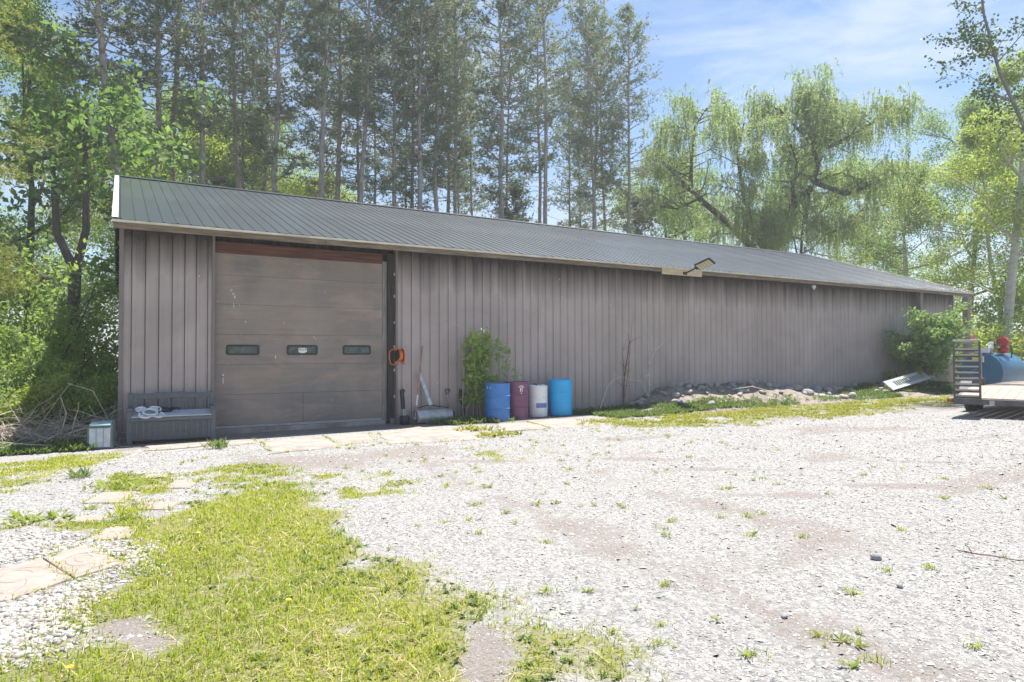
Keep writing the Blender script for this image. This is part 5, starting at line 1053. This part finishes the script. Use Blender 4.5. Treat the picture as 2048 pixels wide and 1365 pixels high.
# ------------------------------------------------------------------ loose gravel, pebbles, grass blades, weeds
gr = np.random.default_rng(88)
def sample(n, x0, x1, y0, y1, power):
    """more points near the viewer's end of the yard, where single stones can be told apart"""
    y = y0 + (y1 - y0) * gr.random(n) ** power; x = x0 + (x1 - x0) * gr.random(n); return x, y
def stones(name, x, y, size, mat_, label, flat=.55, hi=1.0, oct_=True):
    n = len(x); base = np.array([(1, 0, 0), (0, 1, 0), (-1, 0, 0), (0, -1, 0), (0, 0, 1), (0, 0, -1)], float)
    fc = np.array([(0, 1, 4), (1, 2, 4), (2, 3, 4), (3, 0, 4)])
    if not oct_:
        import bmesh
        bm = bmesh.new(); bmesh.ops.create_icosphere(bm, subdivisions=1, radius=1); base = np.array([v.co[:] for v in bm.verts]); bm.verts.ensure_lookup_table(); fc = np.array([[v.index for v in f.verts] for f in bm.faces]); bm.free()
    k = len(base); V = base[None] * gr.uniform(.65, 1.3, (n, k, 1)) if oct_ else base[None] * gr.uniform(.92, 1.08, (n, k, 1))
    V = V * np.stack([gr.uniform(.8, 1.25, n), gr.uniform(.6, 1, n), gr.uniform(.7, 1.2, n) * flat], 1)[:, None]
    a = gr.uniform(0, 6.28, n); t = gr.normal(size=n) * .35
    ct, st_ = np.cos(t)[:, None], np.sin(t)[:, None]; X, Y, Z = V[..., 0], V[..., 1], V[..., 2]; Y, Z = Y * ct - Z * st_, Y * st_ + Z * ct
    ca, sa = np.cos(a)[:, None], np.sin(a)[:, None]; X, Y = X * ca - Y * sa, X * sa + Y * ca
    sz = size[:, None]; P = np.stack([x[:, None] + X * sz, y[:, None] + Y * sz, zg(x, y)[:, None] + Z * sz + sz * .12], -1).reshape(-1, 3)
    F = (fc[None] + (np.arange(n) * k)[:, None, None]).reshape(-1, 3); tint = np.repeat(np.clip(gr.beta(2.2, 2.0, n) * hi, 0, 1), len(fc))
    o = link(name, npmesh(name, P, F, np.full(len(F), 3), mat_, tint, smooth=not oct_)); tag(o, label, kind='stuff'); return o
def in_view(x, y):
    px_ = x * .8613 - y * .508; dp = x * .508 + y * .8613; return (dp > 1.5) & (np.abs(px_ / dp) < .84)
x, y = sample(900000, -2.5, 17, 1.3, 12.5, 1.9); g, d = cover(x, y)
k = in_view(x, y) & (gr.random(len(x)) > np.clip(g * 1.6, 0, .97)) & (gr.random(len(x)) > np.clip(d * .85, 0, .85)) & (gr.random(len(x)) < .35 + .9 * fbm(x * 1.3, y * 1.3, 17)); x, y = x[k][:190000], y[k][:190000]
dist = np.hypot(x, y); sz = (.0030 + .0092 * gr.random(len(x)) ** 2.0 + .016 * (gr.random(len(x)) < .04) * gr.random(len(x))) * np.clip(.8 + dist * .055, .9, 1.5)
stones('gravel', x, y, sz, M['stone'], 'loose pale crushed stone covering the yard')
PEB = [[(-1.1, 7.25), (-0.54, 7.25), (-0.27, 6.84), (0.24, 6.3), (0.20, 5.65), (0.02, 5.85), (-0.22, 6.6), (-1.1, 6.42)], [(-0.8, 5.6), (-0.44, 5.48), (-0.1, 5.62), (-.12, 5.4), (-0.2, 4.9), (-0.31, 4.4), (-0.8, 4.3)]]
x = gr.uniform(-1.2, .35, 16000); y = gr.uniform(4.2, 7.4, 16000); k = (np.maximum(polydist(x, y, PEB[0]), polydist(x, y, PEB[1])) + gr.normal(size=16000) * .09) > 0; x, y = x[k][:5200], y[k][:5200]
stones('pebbles', x, y, .009 + .020 * gr.random(len(x)) ** 1.8, M['pebble'], 'rounded white river pebbles around the pavers', .7, 1.0, False)
def blades(name, x, y, h_, wd, mat_, label, lean=.35, z=None, tint=None):
    n = len(x); a = gr.uniform(0, 6.28, n); z = zg(x, y) if z is None else z
    dx, dy = np.cos(a), np.sin(a); l = np.abs(gr.normal(size=n)) * lean; b0 = np.stack([x, y, z], 1); sd = np.stack([-dy, dx, np.zeros(n)], 1) * wd[:, None]
    mid = b0 + np.stack([dx * l * h_ * .35, dy * l * h_ * .35, h_ * .6], 1); tip = b0 + np.stack([dx * l * h_, dy * l * h_, h_ * np.clip(1 - .3 * l, .3, 1)], 1)
    V = np.stack([b0 - sd, b0 + sd, mid + sd * .8, mid - sd * .8, tip], 1).reshape(-1, 3); o5 = np.arange(n) * 5
    L = np.stack([o5, o5 + 1, o5 + 2, o5 + 3, o5 + 3, o5 + 2, o5 + 4], 1); cnt = np.tile([4, 3], n)
    if tint is None: tint = gr.random(n)
    o = link(name, npmesh(name, V, L, cnt, mat_, np.repeat(tint, 2))); tag(o, label, kind='stuff'); return o
x, y = sample(420000, -2.6, 7, 1.3, 13.4, 1.5); g, d = cover(x, y); k = in_view(x, y) & (gr.random(len(x)) < g ** 1.5 * .97) & (g > .06); x, y, g = x[k][:125000], y[k][:125000], g[k][:125000]
pt = fbm(x * 1.7, y * 1.7, 51); dist = np.hypot(x, y); dry = np.clip((fbm(x * .8, y * .8, 61) - .42) * 3, 0, 1)
h_ = (.018 + .036 * gr.random(len(x)) ** 1.6) * (.55 + .9 * pt) * np.clip(g + .35, 0, 1.1)
blades('grass', x, y, h_, np.clip(.0016 + dist * .00035, 0, .006), M['grass'], 'sunlit yellow green lawn grass in the yard', .95, None, np.clip(gr.normal(.42, .2, len(x)) + dry * .25 - (pt - .5) * .4, 0, 1))
k = gr.random(len(x)) < .07; tx_, ty_ = x[k], y[k]
blades('dry_thatch_grass', tx_, ty_, gr.uniform(.02, .06, len(tx_)), np.full(len(tx_), .0016) + np.hypot(tx_, ty_) * .0003, M['straw'], 'dead straw coloured thatch in the lawn', 3.2)
def rosettes(x, y, s_, nleaf, z=None, aspect=.28, up=.55):
    n = len(x); k = np.repeat(np.arange(n), nleaf); a = gr.uniform(0, 6.28, n * nleaf); u = np.abs(gr.normal(up, .3, n * nleaf)); d = unit(np.stack([np.cos(a), np.sin(a), u], 1)); zz = (zg(x, y) if z is None else z)[k]
    L = (s_[k] * gr.uniform(.5, 1.1, n * nleaf))[:, None]; c = np.stack([x[k], y[k], zz + .004], 1) + d * L + np.concatenate([gr.normal(size=(n * nleaf, 2)) * .25 * s_[k][:, None], np.zeros((n * nleaf, 1))], 1)
    side = unit(np.cross(d, np.stack([np.zeros(n * nleaf), np.zeros(n * nleaf), np.ones(n * nleaf)], 1)) + gr.normal(size=(n * nleaf, 3)) * .3)
    return leaf_quads(c, d * L, side * L * aspect) + (np.clip(gr.normal(.5, .25, n * nleaf), 0, 1),)
def weeds(name, parts, mat_, label):
    V, F, T, o = [], [], [], 0
    for v, f, t in parts: V.append(v); F.append(f + o); T.append(t); o += len(v)
    ob = link(name, npmesh(name, np.concatenate(V), np.concatenate(F), np.full(sum(len(f) for f in F), 4), mat_, np.concatenate(T))); tag(ob, label, kind='stuff'); return ob
# yellow-green ground cover along the foot of the bank
x = gr.uniform(8.6, 25, 60000); y = gr.uniform(9.4, 13.2, 60000); g, d = cover(x, y); k = (gr.random(60000) < g ** 1.8 * np.clip(.35 + 1.5 * (fbm(x * 1.6, y * 1.6, 83) - .3), 0, 1)) & (polydist(x, y, YEL) > -.9); x, y = x[k][:11000], y[k][:11000]
weeds('ground_cover_weeds', [rosettes(x, y, gr.uniform(.02, .055, len(x)), 6)], M['yellow_weed'], 'bright yellow green weeds along the foot of the bank')
# shaded green weeds on the bank
x = gr.uniform(10.2, 28.5, 26000); y = gr.uniform(12.3, 14.2, 26000); pr_ = np.interp(x, [10.2, 11, 12.6, 14, 16, 18, 20.5, 21.5, 28.5], [.8, .9, .8, .55, .3, .12, .2, .8, .85]) * np.clip(1.25 - (y - 12.4) / np.interp(x, [10, 12, 13, 20, 22, 28], [3.5, 1.4, .62, .6, 2.2, 2.6]), 0, 1) * (fbm(x * 1.2, y * 1.2, 71) > .42)
k = gr.random(26000) < pr_ * .8; x, y = x[k], y[k]
weeds('bank_weeds', [rosettes(x, y, gr.uniform(.03, .085, len(x)), 7, zg(x, y) + np.maximum(bank_h(x, y), 0), .22, .9)], M['weed'], 'green weeds growing over the stony bank')
# weeds beside the roller, under the sapling, at the wood's edge
x = np.concatenate([gr.normal(6.75, .28, 420), gr.normal(7.2, .4, 300), gr.uniform(-3.2, -.35, 2600), gr.uniform(9.9, 11.3, 260)]); y = np.concatenate([gr.normal(13.7, .15, 420), gr.normal(13.6, .18, 300), gr.uniform(13.3, 15.2, 2600), gr.normal(13.9, .16, 260)])
weeds('shade_weeds', [rosettes(x, y, gr.uniform(.04, .10, len(x)), 7, None, .22, .9)], M['weed'], 'low green weeds in the shade of the barn')
x = gr.uniform(-1, 3.2, 6000); y = gr.uniform(2.4, 10.5, 6000); g, d = cover(x, y); k = (g > .35) & (fbm(x * 1.5, y * 1.5, 95) > .55) & (gr.random(6000) < .5); x, y = x[k], y[k]
weeds('clover_weeds', [rosettes(x, y, gr.uniform(.010, .026, len(x)), 9, None, .5, .5)], M['weed'], 'clover and broad leaved weeds mixed into the lawn')
# small tufts scattered through the gravel
n = 210; x = gr.uniform(-1.2, 9, n * 6); y = gr.uniform(1.8, 11.5, n * 6); g, d = cover(x, y); k = in_view(x, y) & (gr.random(n * 6) < .12 + .5 * (fbm(x * .9, y * .9, 91) > .55)) & (g < .5); x, y = x[k][:n], y[k][:n]
weeds('gravel_weeds', [rosettes(x, y, gr.uniform(.012, .038, len(x)), 12, None, .24, .6)], M['weed_light'], 'small weed tufts sprouting through the gravel')
kx = np.repeat(x[::2], 26) + gr.normal(size=len(x[::2]) * 26) * .035; ky = np.repeat(y[::2], 26) + gr.normal(size=len(x[::2]) * 26) * .035
blades('gravel_grass_tufts', kx, ky, gr.uniform(.02, .055, len(kx)), np.full(len(kx), .0022), M['grass'], 'thin grass tufts standing in the gravel', .7)

ex, ey = [], []
for pl, dens in [(p_[0], 150) for p_ in pav] + [([(-0.95, 6.05), (-0.51, 6.40), (-0.27, 5.72), (-0.60, 5.40)], 110), ([(-0.50, 6.405), (-0.22, 6.66), (0.05, 5.93), (-0.255, 5.71)], 110)] + [(q_, 45) for q_ in slabs]:
    for i in range(len(pl)):
        (xa, ya), (xb, yb) = pl[i], pl[(i + 1) % len(pl)]; n = int(dens * math.hypot(xb - xa, yb - ya)); t = gr.random(n); keep = fbm(xa * 3 + t * 2.5, ya * 3 + t * 2.5, 97) > .5
        ex.append((xa + (xb - xa) * t + gr.normal(size=n) * .025)[keep]); ey.append((ya + (yb - ya) * t + gr.normal(size=n) * .025)[keep])
ex = np.concatenate(ex); ey = np.concatenate(ey); blades('edge_grass', ex, ey, gr.uniform(.015, .06, len(ex)), .0016 + np.hypot(ex, ey) * .00032, M['grass'], 'grass creeping over the edges of pavers and slabs', .9)

# ------------------------------------------------------------------ single plants
def leafy_plant(name, label, loc, n, s_, mat_, spread=.12, aspect=.25, up=.8):
    x = gr.normal(0, spread, n); y = gr.normal(0, spread, n); V, F, T = rosettes(x, y, np.full(n, s_) * gr.uniform(.6, 1.2, n), 9, np.zeros(n), aspect, up)
    t = thing(name, label, 'plant', loc); link('leaves', npmesh('leaves', V, F, np.full(len(F), 4), mat_, T), t); return t
leafy_plant('weed_plant', 'dark green strap leaved clump at the gravel edge below the grey box', (-.39, 10.46, 0), 11, .10, M['weed'], .10, .12, .9)
leafy_plant('weed_plant', 'tall weed clump by the slab at the garage door corner', (1.48, 12.39, .02), 16, .10, M['weed'], .12, .14, 1.2)
leafy_plant('weed_plant', 'yellow green weed clump on the slab edge just past the roller', (6.25, 12.2, .03), 24, .08, M['yellow_weed'], .17, .3, .7)
leafy_plant('weed_plant', 'yellow green weed clump spreading in front of the blue steel drum', (6.35, 11.3, .03), 26, .075, M['yellow_weed'], .2, .3, .7)
leafy_plant('weed_plant', 'ferny weed at the foot of the brush pile', (-.78, 13.75, 0), 24, .13, M['weed'], .2, .2, 1.0)
leafy_plant('weed_plant', 'broad leaved weeds above the white pebbles at the picture edge', (-.62, 7.95, 0), 20, .055, M['weed_light'], .16, .3, .5)
leafy_plant('weed_plant', 'tall grassy tuft between two tan pavers', (.1, 7.6, 0), 16, .1, M['grass'], .1, .06, 1.4)
leafy_plant('weed_plant', 'leafy weed patch beside the square tan paver', (.02, 9.45, 0), 22, .065, M['weed_light'], .2, .22, .7)
for x, y, lb in ((.6, 6.33, 'dandelion flower in the lawn beside the patterned pavers'), (.92, 4.32, 'dandelion flower in the middle of the lawn'), (-.2, 3.97, 'dandelion flower at the lowest corner of the lawn by the pebbles'), (2.83, 7.78, 'dandelion flower where the grass thins into gravel'), (2.24, 8.54, 'dandelion flower at the far narrow end of the lawn')):
    t = thing('dandelion', lb, 'flower', (x, y, Zg(x, y)), 0, 'dandelions in the grass')
    MB().tube([(0, 0, 0), (.004, 0, .06)], .002, 5).build('stem', M['weed'], t)
    MB().lathe([(0, 0), (.010, .002), (.018, .010), (.014, .014), (0, .015)], 12, (.004, 0, .058)).build('flower_head', M['dandelion'], t, smooth=True)
# sapling and bush against the siding
def sapling_gen(seed, stems, h_, w_, leaf, per, lop=None):
    r = np.random.default_rng(seed); wood = MB(); tips = []
    for i in range(stems):
        a = r.uniform(0, 6.28); bp, d = branch_pts((r.normal() * .1, r.normal() * .05, -.02), unit(np.array([math.cos(a) * w_, math.sin(a) * w_ * .5, 1.0])), h_ * r.uniform(.75, 1.0), 8, (.05, .02), r); wood.tube([tuple(p) for p in bp], list(np.linspace(.014, .004, 9)), 6)
        for j in range(2, 9):
            for q in range(4):
                bq, _ = branch_pts(bp[j], unit(np.array([r.normal(), r.normal() * .6, .5])), r.uniform(.12, .34), 3, (.1, -.05), r); wood.tube([tuple(p) for p in bq], [.004, .003, .002, .001], 4, cap=False); tips += [bq[-1], bq[2]]
    for p0, p1 in (lop or ()):
        bp, d = branch_pts(p0, unit(np.array(p1, float)), float(np.linalg.norm(p1)), 5, (.08, .0), r); wood.tube([tuple(p) for p in bp], [.008, .007, .006, .005, .004, .002], 5)
        for j in (2, 3, 4, 5): tips += [bp[j] + r.normal(size=3) * .08 for _ in range(3)]
    tips = np.array(tips); return (wood,) + leaf_cloud(tips, r.uniform(.07, .15, len(tips)), per, leaf, .4, .36, seed, .9, .06)
put('sapling', 'leafy young box elder sapling growing beside the blue steel drum', 'sapling', tree_meshes('x', sapling_gen(501, 5, 2.15, .13, .06, 7, (((.05, -.05, 1.0), (.75, -.25, .25)), ((.05, -.05, 1.2), (.6, -.15, .45)), ((0, -.05, .95), (.6, -.2, -.05)), ((.05, 0, 1.5), (.4, -.1, .35)))), 'leaf_sapling', 'twig'), (7.36, 14.05, Zg(7.4, 14.1)), 0, 1.0)
def elder_gen():
    r = np.random.default_rng(520); wood = MB(); tips = []
    for i in range(11):
        a = r.uniform(2.2, 5.6); bp, d = branch_pts((r.normal() * .2, r.normal() * .08, -.03), unit(np.array([math.cos(a) * .55 + .12, -.22 + r.normal() * .1, 1.0])), r.uniform(1.6, 2.7), 8, (.09, -.02), r); wood.tube([tuple(p) for p in bp], list(np.linspace(.028, .006, 9)), 6)
        for j in range(3, 9):
            for q in range(5):
                bq, _ = branch_pts(bp[j], unit(np.array([r.normal(), r.normal() * .7 - .2, .35])), r.uniform(.25, .6), 4, (.1, -.08), r); wood.tube([tuple(p) for p in bq], [.007, .005, .004, .003, .001], 4, cap=False); tips += [bq[-1], bq[3], bq[2]]
    tips = np.array(tips); return (wood,) + leaf_cloud(tips, r.uniform(.13, .25, len(tips)), 13, .075, .6, .42, 521, .8, .1)
put('elder_bush', 'large leafy elder bush growing in front of the eave post', 'bush', tree_meshes('y', elder_gen(), 'elder', 'twig'), (26.0, 13.65, Zb(26, 13.65)), 0, 1.06)
low = tree_meshes('z', shrub_gen(530, .8, .8, 40, .05, 30, 7, .16), 'leaf_light', 'twig')
put('low_bush', 'low bright green bush at the foot of the elder', 'bush', low, (24.75, 13.7, Zb(24.75, 13.7)), 0, 1.0)
put('low_bush', 'dark low bush between the elder and the trailer ramp', 'bush', tree_meshes('z', shrub_gen(531, 1.0, 1.0, 40, .05, 30, 7, .2), 'leaf_dark', 'twig'), (28.6, 13.4, Zb(28.6, 13.4)), 0, 1.1)
def bare_stems(name, label, cat, loc, seed, lines, mat_, extra=0, reach=.9):
    t = thing(name, label, cat, loc); r = np.random.default_rng(seed)
    for L, rad in lines:
        m_ = MB(); m_.tube(L, list(np.linspace(rad, rad * .4, len(L))), 6)
        for i in range(1, len(L)):
            for q in range(2):
                a = r.uniform(0, 6.28); bq, _ = branch_pts(L[i], unit(np.array([math.cos(a), -.15, abs(math.sin(a)) * .8 + .1])), r.uniform(.15, .45) * reach, 4, (.2, .0), r); m_.tube([tuple(p) for p in bq], [rad * .45, rad * .35, rad * .3, rad * .2, rad * .12], 4, cap=False)
        m_.build('stem', M[mat_], t, smooth=True)
bare_stems('bare_sapling', 'thin leafless sapling standing against the siding past the roller', 'sapling', (7.0, 14.12, Zg(7, 14)), 5, [([(0, 0, 0), (-.02, .02, .5), (.03, .05, 1.0), (0, .07, 1.6), (.04, .1, 2.2)], .007), ([(.03, -.05, 0), (.06, -.05, .3), (.25, -.1, .55)], .008)], 'twig_pale')
bare_stems('dry_vine', 'rust brown dead vine climbing the siding', 'vine', (12.0, 14.3, Zb(12, 14.3)), 6, [([(0, 0, 0), (.03, .03, .5), (.12, .05, 1.0), (.28, .06, 1.7)], .02), ([(.02, 0, .1), (.06, .04, .8), (.02, .06, 1.5)], .012), ([(.04, 0, .2), (.2, .04, .9), (.38, .06, 2.3)], .008)], 'vine_rust', reach=1.2)
bare_stems('dry_bramble', 'pale dead stems arching by the siding at the start of the bank', 'dead plant', (12.75, 14.1, Zb(12.75, 14.1)), 7, [([(0, 0, 0), (.03, .03, .6), (.1, .1, 1.2), (.05, .15, 1.9)], .012), ([(-.1, -.1, 0), (-.5, -.2, .45), (-.9, -.15, .5)], .014), ([(.05, 0, .3), (-.15, .1, .8), (-.4, .15, 1.1)], .008), ([(.06, .05, .9), (.35, .1, 1.3), (.8, .15, 1.6)], .008), ([(-1.9, -.2, -.3), (-1.6, -.15, .3), (-1.3, -.05, .5), (-1.0, 0, .55)], .012)], 'twig_pale')
bare_stems('dead_stalk', 'bent pale dead stalk arching over the weeds of the bank', 'dead plant', (15.4, 13.2, Zb(15.4, 13.2)), 9, [([(0, .3, .2), (.5, .0, .28), (.9, -.4, .12), (1.1, -.9, -.05)], .012)], 'twig_pale', reach=.3)

# ------------------------------------------------------------------ haze
def haze(density=0.0015):
    m = bpy.data.materials.new('haze'); m.use_nodes = True; t = m.node_tree; t.nodes.clear()
    o = t.nodes.new('ShaderNodeOutputMaterial'); v = t.nodes.new('ShaderNodeVolumePrincipled')
    v.inputs['Color'].default_value = (0.92, 0.95, 1.0, 1); v.inputs['Density'].default_value = density; v.inputs['Anisotropy'].default_value = 0.1
    t.links.new(v.outputs[0], o.inputs['Volume'])
    h_ = MB().box((-520, -420, -1.2), (620, 640, 34)).build('haze', m); tag(h_, 'thin pale summer haze', kind='stuff')
haze()
